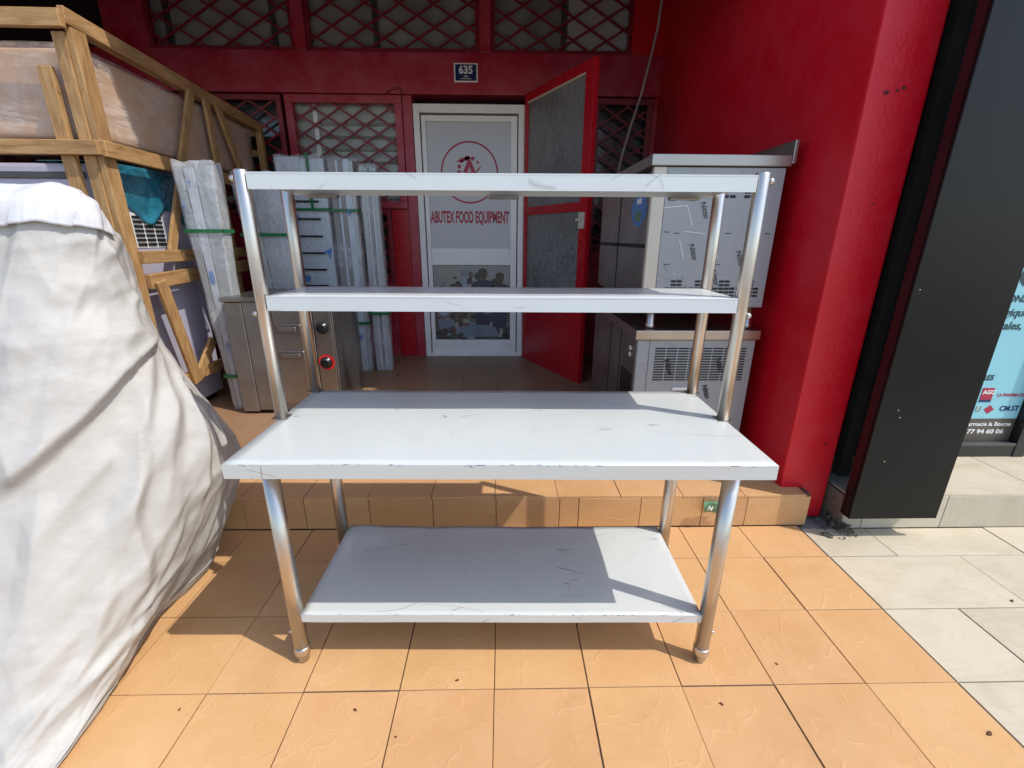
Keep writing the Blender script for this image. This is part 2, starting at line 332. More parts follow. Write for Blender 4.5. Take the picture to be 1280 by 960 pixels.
def obj(name, bm, mat, parent=None, smooth=False):
    me = bpy.data.meshes.new(name)
    if isinstance(bm, bpy.types.Mesh): me = bm
    else:
        if parent is not None:
            w = base_of(parent); 
            if w is not None: bmesh.ops.translate(bm, verts=bm.verts, vec=-w)
        bm.to_mesh(me); bm.free()
    if smooth:
        for p in me.polygons: p.use_smooth = True
    me.materials.clear(); me.materials.append(M[mat])
    o = bpy.data.objects.new(name, me); C.objects.link(o)
    if parent is not None: o.parent = parent
    return o
def base_of(o):
    if o.get('_local'): return None
    v = Vector((0, 0, 0))
    while o is not None:
        if o.get('_local'): return None
        v += o.location; o = o.parent
    return v
def tag(o, label, cat, group=None, kind=None):
    o['label'] = label; o['category'] = cat
    if group: o['group'] = group
    if kind: o['kind'] = kind
    return o
def thing(name, label, cat, loc=(0, 0, 0), rotz=0, group=None, kind=None, local=False):
    o = bpy.data.objects.new(name, None); C.objects.link(o); o.location = loc; o.rotation_euler = (0, 0, rotz); o.empty_display_size = .1
    if local: o['_local'] = 1
    return tag(o, label, cat, group, kind)
def text_mesh(s, size, bold=0., align='LEFT', ext=.0006, xs=1.):
    cu = bpy.data.curves.new('txt', 'FONT'); cu.body = s; cu.size = size; cu.offset = bold; cu.extrude = ext; cu.align_x = align; cu.align_y = 'CENTER'
    cu.resolution_u = 3
    o = bpy.data.objects.new('txt', cu); C.objects.link(o); bpy.context.view_layer.update()
    me = bpy.data.meshes.new_from_object(o.evaluated_get(bpy.context.evaluated_depsgraph_get()))
    bpy.data.objects.remove(o); bpy.data.curves.remove(cu)
    if xs != 1: me.transform(Matrix.Diagonal((xs, 1, 1, 1)))
    return me
def text(name, s, size, loc, mat, parent, bold=0., align='LEFT', xs=1., spin=0., width=None, face='-Y', shear=0):
    me = text_mesh(s, size, bold, align, xs=xs)
    if width:
        xsv = [v.co.x for v in me.vertices]; k = width / (max(xsv) - min(xsv)); me.transform(Matrix.Diagonal((k, 1, 1, 1)))
    if shear: me.transform(Matrix(((1, shear, 0, 0), (0, 1, 0, 0), (0, 0, 1, 0), (0, 0, 0, 1))))
    me.transform(Matrix.Rotation(spin, 4, 'Z'))
    me.transform(Matrix.Rotation(R(90), 4, 'X'))
    if face == '-X': me.transform(Matrix.Rotation(R(-90), 4, 'Z'))
    w = base_of(parent) or Vector((0, 0, 0))
    me.transform(Matrix.Translation(Vector(loc) - w))
    return obj(name, me, mat, parent)

# ------------------------------------------------------------------ ground, pavements, steps
o = obj('street', bx(NB(), -60, 60, -80, 40, -.3, -.02), 'asphalt'); tag(o, 'flat grey street ground reaching past the paved area', 'ground', kind='structure')

ST = .176                      # porch floor height
pav = obj('shop_pavement', bx(NB(), -5.5, 1.5, -1.8, .83, -.06, -.004), 'grout'); tag(pav, 'orange square tiled pavement with dark grout in front of the red shop', 'pavement', kind='structure')
def tile_mesh(name, w, d, h, bev, mat):
    bm = bx(NB(), -w / 2, w / 2, -d / 2, d / 2, -h, 0); es = [e for e in bm.edges if all(v.co.z > -h / 2 for v in e.verts)]
    bmesh.ops.bevel(bm, geom=es, offset=bev, segments=1, affect='EDGES')
    me = bpy.data.meshes.new(name); bm.to_mesh(me); bm.free(); me.materials.append(M[mat]); return me
def put(me, parent, loc, name='tile', jit=.0012):
    o = bpy.data.objects.new(name, me); C.objects.link(o); o.parent = parent
    w = base_of(parent) or Vector((0, 0, 0))
    o.location = Vector(loc) - w + Vector((random.uniform(-jit, jit), random.uniform(-jit, jit), random.uniform(-.0008, .0008)))
    o.rotation_euler = (random.uniform(-.0012, .0012), random.uniform(-.0012, .0012), random.uniform(-.002, .002))
    return o
tm = tile_mesh('tile', .2968, .2968, .012, .0012, 'tile'); tp = tile_mesh('tile_cut', .2968, .2245, .012, .0012, 'tile')
for i in range(-6, 9):
    for r in range(-5, 2): put(tm, pav, ((i - 4) * .3 + .15, r * .3 + .15, 0))
    put(tp, pav, ((i - 4) * .3 + .15, .6 + .1135, 0))

bp = obj('pharmacy_pavement', bx(NB(), 1.503, 7.5, -1.8, .805, -.06, -.004), 'beige_grout'); tag(bp, 'pale beige stone paved strip beside the orange tiles', 'pavement', kind='structure')
bmeshes = {}
def btile(x0, x1, y0, y1):
    k = (round(x1 - x0, 3), round(y1 - y0, 3))
    if k not in bmeshes: bmeshes[k] = tile_mesh('beige_tile', x1 - x0 - .004, y1 - y0 - .004, .012, .001, 'beige')
    put(bmeshes[k], bp, ((x0 + x1) / 2, (y0 + y1) / 2, 0))
for (y0, y1, off) in ((.6, .803, 1.82), (.3, .6, 2.1), (0, .3, 1.8), (-.3, 0, 2.1), (-.6, -.3, 1.8), (-.9, -.6, 2.1), (-1.2, -.9, 1.8)):
    btile(1.504, off, y0, y1)
    for k in range(4): btile(off + .6 * k, off + .6 * (k + 1), y0, y1)

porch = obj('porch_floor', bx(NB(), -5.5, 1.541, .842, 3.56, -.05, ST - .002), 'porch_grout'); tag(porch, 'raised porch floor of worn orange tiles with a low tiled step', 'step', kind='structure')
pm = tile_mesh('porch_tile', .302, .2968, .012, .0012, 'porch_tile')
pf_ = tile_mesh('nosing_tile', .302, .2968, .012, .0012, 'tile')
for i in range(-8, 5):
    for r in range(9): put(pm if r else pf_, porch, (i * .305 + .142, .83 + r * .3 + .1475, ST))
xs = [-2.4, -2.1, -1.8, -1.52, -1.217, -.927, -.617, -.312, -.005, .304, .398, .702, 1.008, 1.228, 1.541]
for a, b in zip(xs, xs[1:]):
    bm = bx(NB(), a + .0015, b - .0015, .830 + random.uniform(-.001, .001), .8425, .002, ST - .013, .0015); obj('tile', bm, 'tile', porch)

ps = obj('pharmacy_step', bx(NB(), 1.69, 7.5, .815, 1.24, -.05, ST), 'beige_grout'); tag(ps, 'beige stone step in front of the dark glazed shopfront', 'step', kind='structure')
for a, b in ((1.70, 1.80), (1.80, 2.2), (2.2, 2.8), (2.8, 3.4), (3.4, 4.0)):
    obj('tile', bx(NB(), a + .002, b - .002, .803, .8155, .002, ST + .004, .001), 'beige', ps)
for a, b in ((1.70, 2.1), (2.1, 2.7), (2.7, 3.3), (3.3, 3.9)):
    obj('tile', bx(NB(), a + .002, b - .002, .805, 1.235, ST + .004, ST + .012, .001), 'beige', ps)

# ------------------------------------------------------------------ red shop building
F = 3.55
sh = thing('shop_building', 'red painted shop with grilled windows and a deep recessed entrance', 'building', (-.3, F, 0))
obj('beam', bx(NB(), -6, 1.49, F - .06, F + .2, 2.555, 2.87, .008), 'red_facade', sh)
obj('post', bx(NB(), -3.32, -2.96, F - .03, F + .2, ST, 2.553, .006), 'red_facade', sh)
obj('post', bx(NB(), -3.32, -2.96, F - .03, F + .2, 2.872, 3.58, .006), 'red_facade', sh)
obj('wall', bx(NB(), 1.39, 1.47, F - .02, F + .2, ST, 2.553), 'red_facade', sh)
obj('wall', bx(NB(), 1.15, 1.47, F - .02, F + .2, 2.872, 3.58), 'red_wall', sh)
obj('wall', bx(NB(), -2.955, -1.93, F, F + .2, ST, 1.55), 'red_facade', sh)
obj('wall', bx(NB(), -1.03, -.862, F - .01, F + .18, ST, 1.61), 'red_door', sh)
obj('wall', bx(NB(), -1.90, -1.034, F, F + .18, ST, .92), 'red_facade', sh)
obj('wall', bx(NB(), .31, .85, F, F + .2, ST, 2.553), 'red_facade', sh)
obj('wall', bx(NB(), .852, 1.388, F, F + .2, ST, 1.25), 'red_facade', sh)
obj('post', bx(NB(), -.86, -.775, F - .04, F + .15, ST, 2.553, .006), 'red_facade', sh)
obj('post', bx(NB(), .232, .308, F - .04, F + .15, ST, 2.553, .006), 'red_facade', sh)
obj('wall', bx(NB(), -6, -3.33, F + .05, F + .2, ST, 3.58), 'slot', sh)
# side wall with its front pillar face, porch ceiling, upper storey
obj('side_wall', bx(NB(), 1.425, 1.665, .90, F + .2, 0, 3.58, .012), 'red_wall', sh)
obj('side_wall', bx(NB(), -4.75, -4.5, .90, F + .045, 0, 3.598), 'red_wall', sh)
obj('inner_wall', bx(NB(), -6, 1.66, F + .205, F + .29, 0, 3.598), 'slot', sh)
for cx_, cz_, cs_ in ((1.501, 1.898, .012), (1.543, 1.906, .009), (1.565, 1.915, .010), (1.55, 1.50, .006), (1.60, .42, .008)): obj('paint_chip', poly_y(NB(), [(cx_ + cs_ * math.cos(k) * (1.2 if k % 2 else .8), cz_ + cs_ * .7 * math.sin(k)) for k in range(6)], .8985), 'dark_chip', sh)
obj('sky_blocker', bx(NB(), -4.5, 1.424, 1.72, 2.02, 2.78, 3.598, .01), 'red_wall', sh)  # unseen box, added to cut the sky light on porch and facade
obj('ceiling', bx(NB(), -6, 1.665, 1.49, F + .3, 3.6, 3.75), 'plaster', sh)
obj('upper_wall', bx(NB(), -6, 1.665, 1.49, F + .3, 3.752, 6.5), 'plaster', sh)

def lattice(bm, x0, x1, z0, z1, y, cw, ch, w=.011, ox=0., oz=0.):
    for sgn in (1, -1):
        k = ch / cw * sgn
        nmax = int((z1 - z0 + (x1 - x0) * ch / cw) / ch) + 3
        for i in range(-nmax, nmax):
            c0 = z0 + oz + i * ch                                       # z at x = x0 + ox
            pts = []
            f = lambda x: c0 + k * (x - x0 - ox)
            ts = [x0, x1] + [x0 + ox + (zz - c0) / k for zz in (z0, z1)]
            seg = sorted(t for t in ts if x0 - 1e-6 <= t <= x1 + 1e-6 and z0 - 1e-6 <= f(t) <= z1 + 1e-6)
            if len(seg) < 2 or seg[-1] - seg[0] < .02: continue
            a, b = seg[0], seg[-1]
            yy = y + (.004 if sgn > 0 else -.004)
            beam(bm, (a, yy, f(a)), (b, yy, f(b)), w, w * .8, (0, 1, 0))
    return bm
def grille_window(x0, x1, z0, z1, pane, cw=.245, ch=.15, fr=.05, mullions=(), swing=False, frame_mat='red_bar', y=F):
    bm = NB(); a = .02 if swing else 0
    bx(bm, x0, x1, y - .03 - a, y + .02, z1 - fr, z1, .004); bx(bm, x0, x1, y - .03 - a, y + .02, z0, z0 + fr, .004)
    bx(bm, x0, x0 + fr, y - .03 - a, y + .02, z0 + fr, z1 - fr, .004); bx(bm, x1 - fr, x1, y - .03 - a, y + .02, z0 + fr, z1 - fr, .004)
    w = obj('window', bm, frame_mat, sh)
    obj('pane', bx(NB(), x0 + .002, x1 - .002, y + .06, y + .075, z0 + .002, z1 - .002), pane, w)
    g = lattice(NB(), x0 + fr, x1 - fr, z0 + fr, z1 - fr, y - .005, cw, ch, .0155, random.uniform(0, .1), random.uniform(0, .1)); obj('grille', g, 'red_bar', w)
    for mx in mullions: obj('mullion', bx(NB(), mx - .02, mx + .02, y + .03, y + .06, z0 + fr, z1 - fr), 'charcoal', w)
    return w
# top row above the beam
grille_window(-2.955, -1.745, 2.874, 3.57, 'pane', .29, .165, .03, (-2.82, -1.93))
grille_window(-1.635, -.175, 2.874, 3.57, 'pane', .29, .165, .03, (-1.06,))
w = grille_window(-.065, 1.145, 2.874, 3.57, 'pane', .29, .165, .03, (.56,))
obj('louvre', bx(NB(), .60, 1.12, F + .045, F + .058, 2.9, 3.56), 'curtain', w)
obj('mullion', bx(NB(), -1.742, -1.638, F - .05, F + .05, 2.872, 3.58, .006), 'red_facade', sh)
obj('mullion', bx(NB(), -.172, -.068, F - .05, F + .05, 2.872, 3.58, .006), 'red_facade', sh)
# windows beside the door
w = grille_window(-1.89, -.865, 1.615, 2.548, 'curtain', .225, .135, .065, (), True, 'red_facade')
for k in range(7):
    b = NB(); beam(b, (-1.62, F + .05, 1.70 + k * .105), (-.95, F + .05, 1.70 + k * .105), .05, .006, (0, .5, .8)); obj('slat', b, 'curtain', w)
obj('mullion', bx(NB(), -1.68, -1.64, F + .028, F + .055, 1.66, 2.5), 'white_alu', w)
grille_window(-2.955, -1.93, 1.555, 2.548, 'pane_dark', .225, .135, .045)
grille_window(-1.90, -1.034, .924, 1.611, 'pane_dark', .19, .12, .04)
grille_window(.855, 1.385, 1.255, 2.548, 'pane_dark', .225, .14, .05)

# glazed white door with lettering
door = obj('glass_door', bx(bx(bx(bx(NB(), -.770, -.715, F - .03, F + .05, ST, 2.49, .004), .175, .23, F - .03, F + .05, ST, 2.49, .004), -.715, .175, F - .03, F + .05, 2.42, 2.49, .004), -.715, .175, F - .03, F + .05, ST, ST + .03), 'white_alu', sh)
y0 = F - .012
bm = NB(); bx(bm, -.705, -.665, y0, y0 + .04, .19, 2.405, .004); bx(bm, .105, .165, y0, y0 + .04, .19, 2.405, .004)
bx(bm, -.665, .105, y0, y0 + .04, 2.355, 2.405, .004); bx(bm, -.665, .105, y0, y0 + .04, 1.10, 1.26, .004); bx(bm, -.665, .105, y0, y0 + .04, .19, .345, .004)
obj('door_leaf', bm, 'white_alu', door)
obj('pane', bx(NB(), -.664, .104, y0 + .016, y0 + .024, 1.261, 2.354), 'frost', door)
obj('pane', bx(NB(), -.664, .104, y0 + .016, y0 + .024, .346, 1.099), 'picture', door)
pl = y0 + .0145
obj('logo_ring', disc_y(NB(), -.278, 1.935, pl, .253, .268, 56), 'crimson', door)
bm = NB()
for k in range(9):
    a = R(40 + k * 31); r = .10; disc_y(bm, -.278 + r * math.cos(a), 1.96 + r * math.sin(a), pl, .0, .012 + .006 * (k % 3), 10)
poly_y(bm, [(-.40, 2.03), (-.35, 2.06), (-.28, 2.075), (-.25, 2.055), (-.30, 2.045), (-.35, 2.02)], pl); poly_y(bm, [(-.26, 1.90), (-.18, 1.99), (-.17, 1.985), (-.245, 1.89)], pl)
obj('logo_emblem', bm, 'crimson', door)
text('logo_letter', 'A', .26, (-.278, pl, 1.94), 'crimson', door, .006, 'CENTER')
text('lettering', 'ABUTEX FOOD EQUIPMENT', .145, (-.660, pl, 1.54), 'crimson', door, .0055, 'LEFT', width=.757)
# shapes in the lower picture: two standing figures, a table of goods, boxes
def figure(cx, z0, h, mat, dz=0.):
    def P(l): return [(cx + x * h, z0 + z * h) for x, z in l]
    bm = poly_y(NB(), P([(-.13, 0), (.12, 0), (.13, .35), (.20, .40), (.22, .62), (.17, .74), (.06, .79), (-.06, .79), (-.18, .73), (-.24, .58), (-.20, .38), (-.14, .35)]), pl - .0005)
    f_ = obj('printed_figure', bm, mat, door)
    obj('printed_head', poly_y(NB(), P([(.065 * math.cos(k * .6) + .01, .87 + .085 * math.sin(k * .6)) for k in range(11)]), pl - .0007), 'skin_print', door)
    obj('printed_hair', poly_y(NB(), P([(-.075, .84), (-.07, .95), (-.01, .985), (.07, .96), (.085, .86), (.05, .92), (-.03, .93)]), pl - .0009), 'black', door)
    return f_
M['dark_print'] = plain('dark_print', (.03, .03, .032), .3, 0, .4, 25)
M['skin_print'] = plain('brown_print', (.06, .035, .025), .3, 0, .3, 20)
M['navy_print'] = plain('navy_print', (.015, .02, .06), .3, 0, .3, 20); M['grey_print'] = plain('grey_blue_print', (.16, .20, .24), .3, 0, .25, 12)
M['pale_print'] = plain('pale_print', (.26, .27, .24), .3, 0, .1, 6)
obj('printed_wall', poly_y(NB(), [(-.66, .88), (-.66, 1.095), (.10, 1.095), (.10, .90)], pl + .0008), 'pale_print', door)
figure(-.17, .50, .58, 'navy_print'); figure(.00, .48, .56, 'navy_print'); figure(-.42, .62, .33, 'dark_print')
for x, z, s in ((-.62, .45, .16), (-.55, .62, .15), (-.45, .40, .12), (-.60, .74, .12)):
    obj('printed_box', poly_y(NB(), [(x, z), (x + s, z + .04), (x + s * .9, z + s * .75), (x - .02, z + s * .65)], pl - .0004), 'grey_print', door)
rp = random.Random(21)
M['rust_print'] = plain('rust_print', (.12, .06, .04), .3, 0, .3, 20); M['blue_grey_print'] = plain('pale_blue_print', (.25, .31, .37), .3, 0, .2, 15); M['dark_print'] = plain('dark_print', (.03, .03, .032), .3, 0, .4, 25)
for k in range(120):
    x = rp.uniform(-.63, .05); z = rp.uniform(.36, 1.03); w_ = rp.uniform(.015, .055); h_ = rp.uniform(.012, .05); a = rp.uniform(-.5, .5)
    P_ = [(x + math.cos(a + t0) * w_ * rp.uniform(.7, 1.2), z + math.sin(a + t0) * h_ * rp.uniform(.7, 1.2)) for t0 in (.6, 1.5, 2.6, 3.7, 4.6, 5.7)]
    P_ = [(min(.10, max(-.66, xx)), min(1.09, max(.35, zz))) for xx, zz in P_]
    obj('printed_goods', poly_y(NB(), P_, pl + .0006 - k * .00001), rp.choice(['dark_print', 'dark_print', 'grey_print', 'blue_grey_print', 'rust_print', 'navy_print', 'pale_print']), door)
obj('printed_table', poly_y(NB(), [(-.40, .37), (.0, .38), (-.06, .50), (-.30, .53)], pl - .0003), 'grey_print', door)

# red security door standing open
hx, hy, tx, ty = .245, 3.49, .69, 2.59
Lg = math.hypot(tx - hx, ty - hy); ang = math.atan2(ty - hy, tx - hx)
def dl(bm):   # door-local (x along leaf, y thickness, z) -> world
    bmesh.ops.rotate(bm, verts=bm.verts, cent=(0, 0, 0), matrix=Matrix.Rotation(ang, 3, 'Z')); bmesh.ops.translate(bm, verts=bm.verts, vec=(hx, hy, 0)); return bm
bm = NB()
bx(bm, 0, .05, -.02, .02, .17, 2.56, .004); bx(bm, Lg - .10, Lg, -.022, .022, .17, 2.56, .004); bx(bm, .05, Lg - .10, -.02, .02, 2.49, 2.56, .004)
bx(bm, .05, Lg - .10, -.02, .02, 1.56, 1.63, .004); bx(bm, .05, Lg - .10, -.02, .02, .17, .84, .004)
sd = obj('security_door', dl(bm), 'red_door', sh)
obj('pane', dl(bx(NB(), .05, Lg - .10, -.004, .004, 1.63, 2.49)), 'patterned', sd)
obj('pane', dl(bx(NB(), .05, Lg - .10, -.004, .004, .84, 1.56)), 'patterned', sd)
for z in (2.478, .841): obj('glazing_bead', dl(bx(NB(), .055, Lg - .105, -.021, -.006, z, z + .011)), 'cream', sd)
bm = NB(); bx(bm, Lg - .085, Lg - .02, -.040, -.0225, 1.43, 1.55, .004); bx(bm, Lg - .10, Lg - .04, -.058, -.045, 1.485, 1.505, .003); bx(bm, Lg - .065, Lg - .04, -.045, -.041, 1.485, 1.505); obj('door_handle', dl(bm), 'cream', sd)

# house number plate, hanging cable
pl_t = thing('number_plate', 'small navy enamel house number plate with white border on the red beam', 'plate', (-.287, F - .061, 2.718))
obj('border', bx(NB(), -.39, -.184, F - .066, F - .0605, 2.646, 2.79, .002), 'white', pl_t)
obj('face', bx(NB(), -.378, -.196, F - .069, F - .066, 2.657, 2.779, .001), 'navy', pl_t)
text('number', '635', .082, (-.287, F - .0698, 2.735), 'white', pl_t, .003, 'CENTER')
bm = NB()                           # worn, unreadable small line under the number
for k in range(5): bx(bm, -.305 + k * .008, -.300 + k * .008, F - .0698, F - .0691, 2.684, 2.694)
for k in range(10): bx(bm, -.332 + k * .0092, -.3265 + k * .0092, F - .0698, F - .0691, 2.668 + .001 * (k % 3), 2.675)
obj('worn_print', bm, 'white', pl_t)
bm = tube(NB(), [(1.36, 3.46, 3.56), (1.355, 3.45, 3.25), (1.34, 3.44, 3.05), (1.29, 3.42, 2.80), (1.235, 3.40, 2.55), (1.15, 3.36, 2.28), (1.08, 3.30, 2.05), (1.03, 3.25, 1.80), (1.0, 3.2, 1.2), (.99, 3.2, ST + .01)], .011, 8)
tag(obj('cable', bm, 'cable'), 'pale grey cable hanging from the upper grille down behind the steel counters', 'cable')
lt = thing('wall_fitting', 'small white fitting high up on the red side wall', 'fitting', (1.42, 2.55, 3.05))
obj('plate', bx(NB(), 1.405, 1.424, 2.46, 2.60, 2.955, 3.08, .004), 'white', lt); obj('spout', tube(NB(), [(1.404, 2.53, 3.0), (1.34, 2.52, 2.99), (1.29, 2.51, 2.965)], .02, 10), 'white', lt)
bm = tube(NB(), [(-.98, F - .068, 2.56), (-.93, F - .07, 2.585), (-.88, F - .07, 2.60), (-.855, F - .07, 2.585), (-.85, F - .06, 2.54)], .008, 6)
obj('wire_hook', bm, 'red_bar', sh)

# ------------------------------------------------------------------ pharmacy front on the right
FLECKS = [(1.672, 1.176), (1.728, .666), (1.744, .632), (1.733, .42)]
ph = thing('pharmacy_front', 'dark glazed shopfront with black cladding right of the red pillar', 'building', (2.4, 1.24, 0))
bm = NB(); bx(bm, 1.645, 2.062, .708, .722, .12, 5.2, .002); obj('cladding_panel', bm, 'black_panel', ph)
obj('panel_return', bx(NB(), 1.645, 1.659, .723, .765, .12, 5.2), 'maroon', ph)
obj('panel_return', bx(NB(), 2.048, 2.062, .723, 1.19, .165, 5.2), 'charcoal', ph)
for fx, fz in FLECKS: obj('fixing', bx(NB(), fx - .0025, fx + .0025, .7065, .7078, fz - .0015, fz + .0015), 'cream', ph)
obj('post', bx(NB(), 1.775, 1.828, .98, 1.03, ST + .013, 5.2, .004), 'charcoal', ph)
obj('wall', bx(NB(), 1.668, 2.53, 1.20, 1.235, ST + .014, 5.2), 'slot', ph)
win = obj('window', bx(bx(bx(NB(), 2.532, 2.60, 1.19, 1.28, ST + .014, 5.2, .004), 2.60, 2.93, 1.19, 1.28, ST + .014, .255, .004), 2.93, 3.0, 1.185, 1.285, ST + .014, 5.2, .004), 'glass_frame', ph)
obj('pane', bx(NB(), 2.60, 2.93, 1.232, 1.238, .256, 5.1), 'pane_dark', win)
obj('window_sill', bx(NB(), 2.60, 2.928, 1.185, 1.229, .256, .272, .002), 'charcoal', win)
obj('door_panel', bx(NB(), 3.005, 5.5, 1.21, 1.24, ST + .014, 5.2), 'pane_dark', ph)
po = thing('window_poster', 'teal printed poster with partner logos and brown footer in the dark shop window', 'poster', (2.76, 1.228, .27))
obj('sheet', bx(NB(), 2.602, 2.925, 1.2285, 1.2312, .408, 1.9), 'poster', po)
obj('footer', bx(NB(), 2.602, 2.925, 1.2285, 1.2312, .273, .407), 'poster_foot', po)
py = 1.2276
for s, z, x, sz, m in (('ONS', 1.075, 2.635, .05, 'ink'), ('ogiques', 1.003, 2.620, .058, 'ink'), ('cales,', .934, 2.640, .058, 'ink'), ('RES', .648, 2.645, .042, 'ink')):
    text('lettering', s, sz, (x, py, z), m, po, .0012, shear=.15)
text('lettering', 'C', .14, (2.66, py, 1.185), 'ink', po, .006)
obj('logo_patch', bx(NB(), 2.672, 2.738, 1.2262, 1.2284, .523, .590), 'crimson', po); text('logo_lettering', 'AGC', .032, (2.676, 1.2255, .565), 'white', po, .001)
obj('logo_patch', bx(NB(), 2.672, 2.738, 1.2264, 1.2284, .508, .522), 'navy', po)
text('logo_lettering', 'LA PHARMACIE', .026, (2.765, py, .548), 'crimson', po, .0004, width=.15)
text('logo_lettering', 'U', .045, (2.668, py, .465), 'copper', po, .0006)
obj('logo_diamond', poly_y(NB(), [(2.715, .463), (2.745, .49), (2.775, .463), (2.745, .436)], py), 'crimson', po)
text('logo_lettering', 'CM.ST', .042, (2.805, py, .468), 'navy', po, .0012, width=.11)
text('lettering', 'Pharmacie la Bourse', .034, (2.905, py, .374), 'white', po, .0006, 'RIGHT', width=.28)
text('lettering', '77 94 60 06', .036, (2.875, py, .328), 'white', po, .001, 'RIGHT', width=.21)
# rubble in the gap between pillar and panel
bm = NB(); rr = random.Random(3)
for k in range(80):
    s = rr.choice((.002, .003, .004, .005, .007, .010, .016)); x = rr.gauss(1.69, .05); y = rr.gauss(.80, .045)
    r = bmesh.ops.create_icosphere(bm, subdivisions=1, radius=s); 
    for v in r['verts']: v.co = Vector((v.co.x * rr.uniform(.5, 1.9) + x, v.co.y * rr.uniform(.6, 1.2) + y, max(.0, v.co.z * .8 + s * .5 + max(0, .05 - abs(x - 1.69)) * rr.uniform(0, 1))))
ro = obj('rubble', bm, 'rubble'); tag(ro, 'loose grey rubble and litter at the foot of the red pillar', 'rubble', kind='stuff')

# ------------------------------------------------------------------ stainless work table with overshelves
tb = thing('work_table', 'stainless work table with lower shelf and two overshelves in bluish protective film', 'table', (.028, .29, 0), R(-1.0), local=True)
def sheet(x0, x1, y0, y1, z0, z1, nx, ny, fn, bev=.0025):
    """closed folded sheet: fn(x,y) -> dz dent, top and bottom follow it"""
    bm = NB(); g = {}
    for k, z in enumerate((z1, z0)):
        for i in range(nx + 1):
            for j in range(ny + 1):
                x = x0 + (x1 - x0) * i / nx; y = y0 + (y1 - y0) * j / ny
                g[k, i, j] = bm.verts.new((x, y, z + fn(x, y)))
    for i in range(nx):
        for j in range(ny):
            q(bm, g[0, i, j], g[0, i + 1, j], g[0, i + 1, j + 1], g[0, i, j + 1]).smooth = True
            q(bm, g[1, i, j], g[1, i, j + 1], g[1, i + 1, j + 1], g[1, i + 1, j]).smooth = True
    rim = []
    for i in range(nx): q(bm, g[0, i, 0], g[1, i, 0], g[1, i + 1, 0], g[0, i + 1, 0]); q(bm, g[0, i, ny], g[0, i + 1, ny], g[1, i + 1, ny], g[1, i, ny])
    for j in range(ny): q(bm, g[0, 0, j], g[0, 0, j + 1], g[1, 0, j + 1], g[1, 0, j]); q(bm, g[0, nx, j], g[1, nx, j], g[1, nx, j + 1], g[0, nx, j + 1])
    es = [e for e in bm.edges if len(e.link_faces) == 2 and e.calc_face_angle(0) > .8]
    bmesh.ops.bevel(bm, geom=es, offset=bev, segments=2, affect='EDGES', profile=.5)
    bmesh.ops.recalc_face_normals(bm, faces=bm.faces)
    return bm
def wav(sd, a, s=3.): return lambda x, y: a * mnoise.noise(Vector((x * s + sd, y * s, sd * 1.7)))
def dents(x, y):
    d = .0022 * mnoise.noise(Vector((x * 3, y * 3, 4.1))) + .0010 * mnoise.noise(Vector((x * 9, y * 9, 1.1)))
    for cx, cy, r, h in ((-.58, .23, .07, .010), (-.50, .13, .05, -.004), (-.30, .26, .06, -.006), (.35, .24, .09, -.004), (.55, .0, .12, -.003), (.1, .27, .12, -.005)):
        d += h * math.exp(-((x - cx) ** 2 + (y - cy) ** 2) / r ** 2)
    return d
obj('tabletop', sheet(-.7255, .7255, -.30, .295, .7585, .800, 40, 18, wav(1, .0016)), 'film', tb)
obj('lower_shelf', sheet(-.650, .650, -.195, .275, .170, .200, 60, 24, dents, .002), 'film_low', tb)
for zt in (1.194, 1.530):                      # hollow folded trays: skin, deep front lip, shallower rear lip
    bm = sheet(-.703, .703, .004, .285, zt - .004, zt, 30, 8, wav(zt * 3, .0008), .0012)
    bx(bm, -.703, .703, .0045, .0075, zt - .044, zt - .004); bx(bm, -.703, .703, .0075, .014, zt - .044, zt - .0415)
    bx(bm, -.703, .703, .2815, .2845, zt - .036, zt - .004); bx(bm, -.703, -.700, .0075, .2815, zt - .030, zt - .004); bx(bm, .700, .703, .0075, .2815, zt - .030, zt - .004)
    obj('overshelf', bm, 'film_up', tb)
legs = ((-.671, -.185), (.671, -.185), (-.671, .245), (.671, .245))
leg_o = []
for lx, ly in legs:
    l = obj('leg', lathe(NB(), [(.0235, .05), (.0235, .758)], lx, ly, 28), 'tube', tb); leg_o.append(l)
    obj('foot', lathe(NB(), [(.012, .0), (.018, .003), (.0215, .030), (.0255, .034), (.0255, .060), (.0238, .062)], lx, ly, 24), 'tube', l)
    s = 1 if lx > 0 else -1
    bm = NB(); lathe(bm, [(.006, 0), (.0055, .006), (.003, .008)], 0, 0, 10)
    bmesh.ops.rotate(bm, verts=bm.verts, cent=(0, 0, 0), matrix=Matrix.Rotation(R(90 * s), 3, 'Y')); bmesh.ops.translate(bm, verts=bm.verts, vec=(lx + s * .0225, ly - .004, .125)); obj('bolt', bm, 'tube', l)
for s in (-1, 1):
    for py_ in (.020, .283):
        x = s * .7225
        p = obj('post', lathe(NB(), [(.0195, .801), (.0195, 1.534), (.0175, 1.537)], x, py_, 24), 'tube', tb)
        obj('base_bracket', bx(NB(), x - .024, x + .024, py_ - .024, py_ + .022, .8005, .8025), 'steel_dark', p)
        for zz in (1.515, 1.14):
            bm = NB()
            lathe(bm, [(.010, 0), (.010, .008), (.006, .014), (.004, .015)], 0, 0, 6)
            bmesh.ops.rotate(bm, verts=bm.verts, cent=(0, 0, 0), matrix=Matrix.Rotation(R(90 * s), 3, 'Y')); bmesh.ops.translate(bm, verts=bm.verts, vec=(x + s * .018, py_ - .003, zz)); obj('bolt', bm, 'tube', p)
for zt in (1.194, 1.530):
    for bx_ in (-.60, .0, .60): obj('shelf_bracket', bx(NB(), bx_ - .05, bx_ + .05, .255, .281, zt - .046, zt - .0365, .001), 'steel_h', tb)
obj('apron_rail', bx(NB(), -.64, .64, .262, .284, .70, .7575, .002), 'steel', tb)

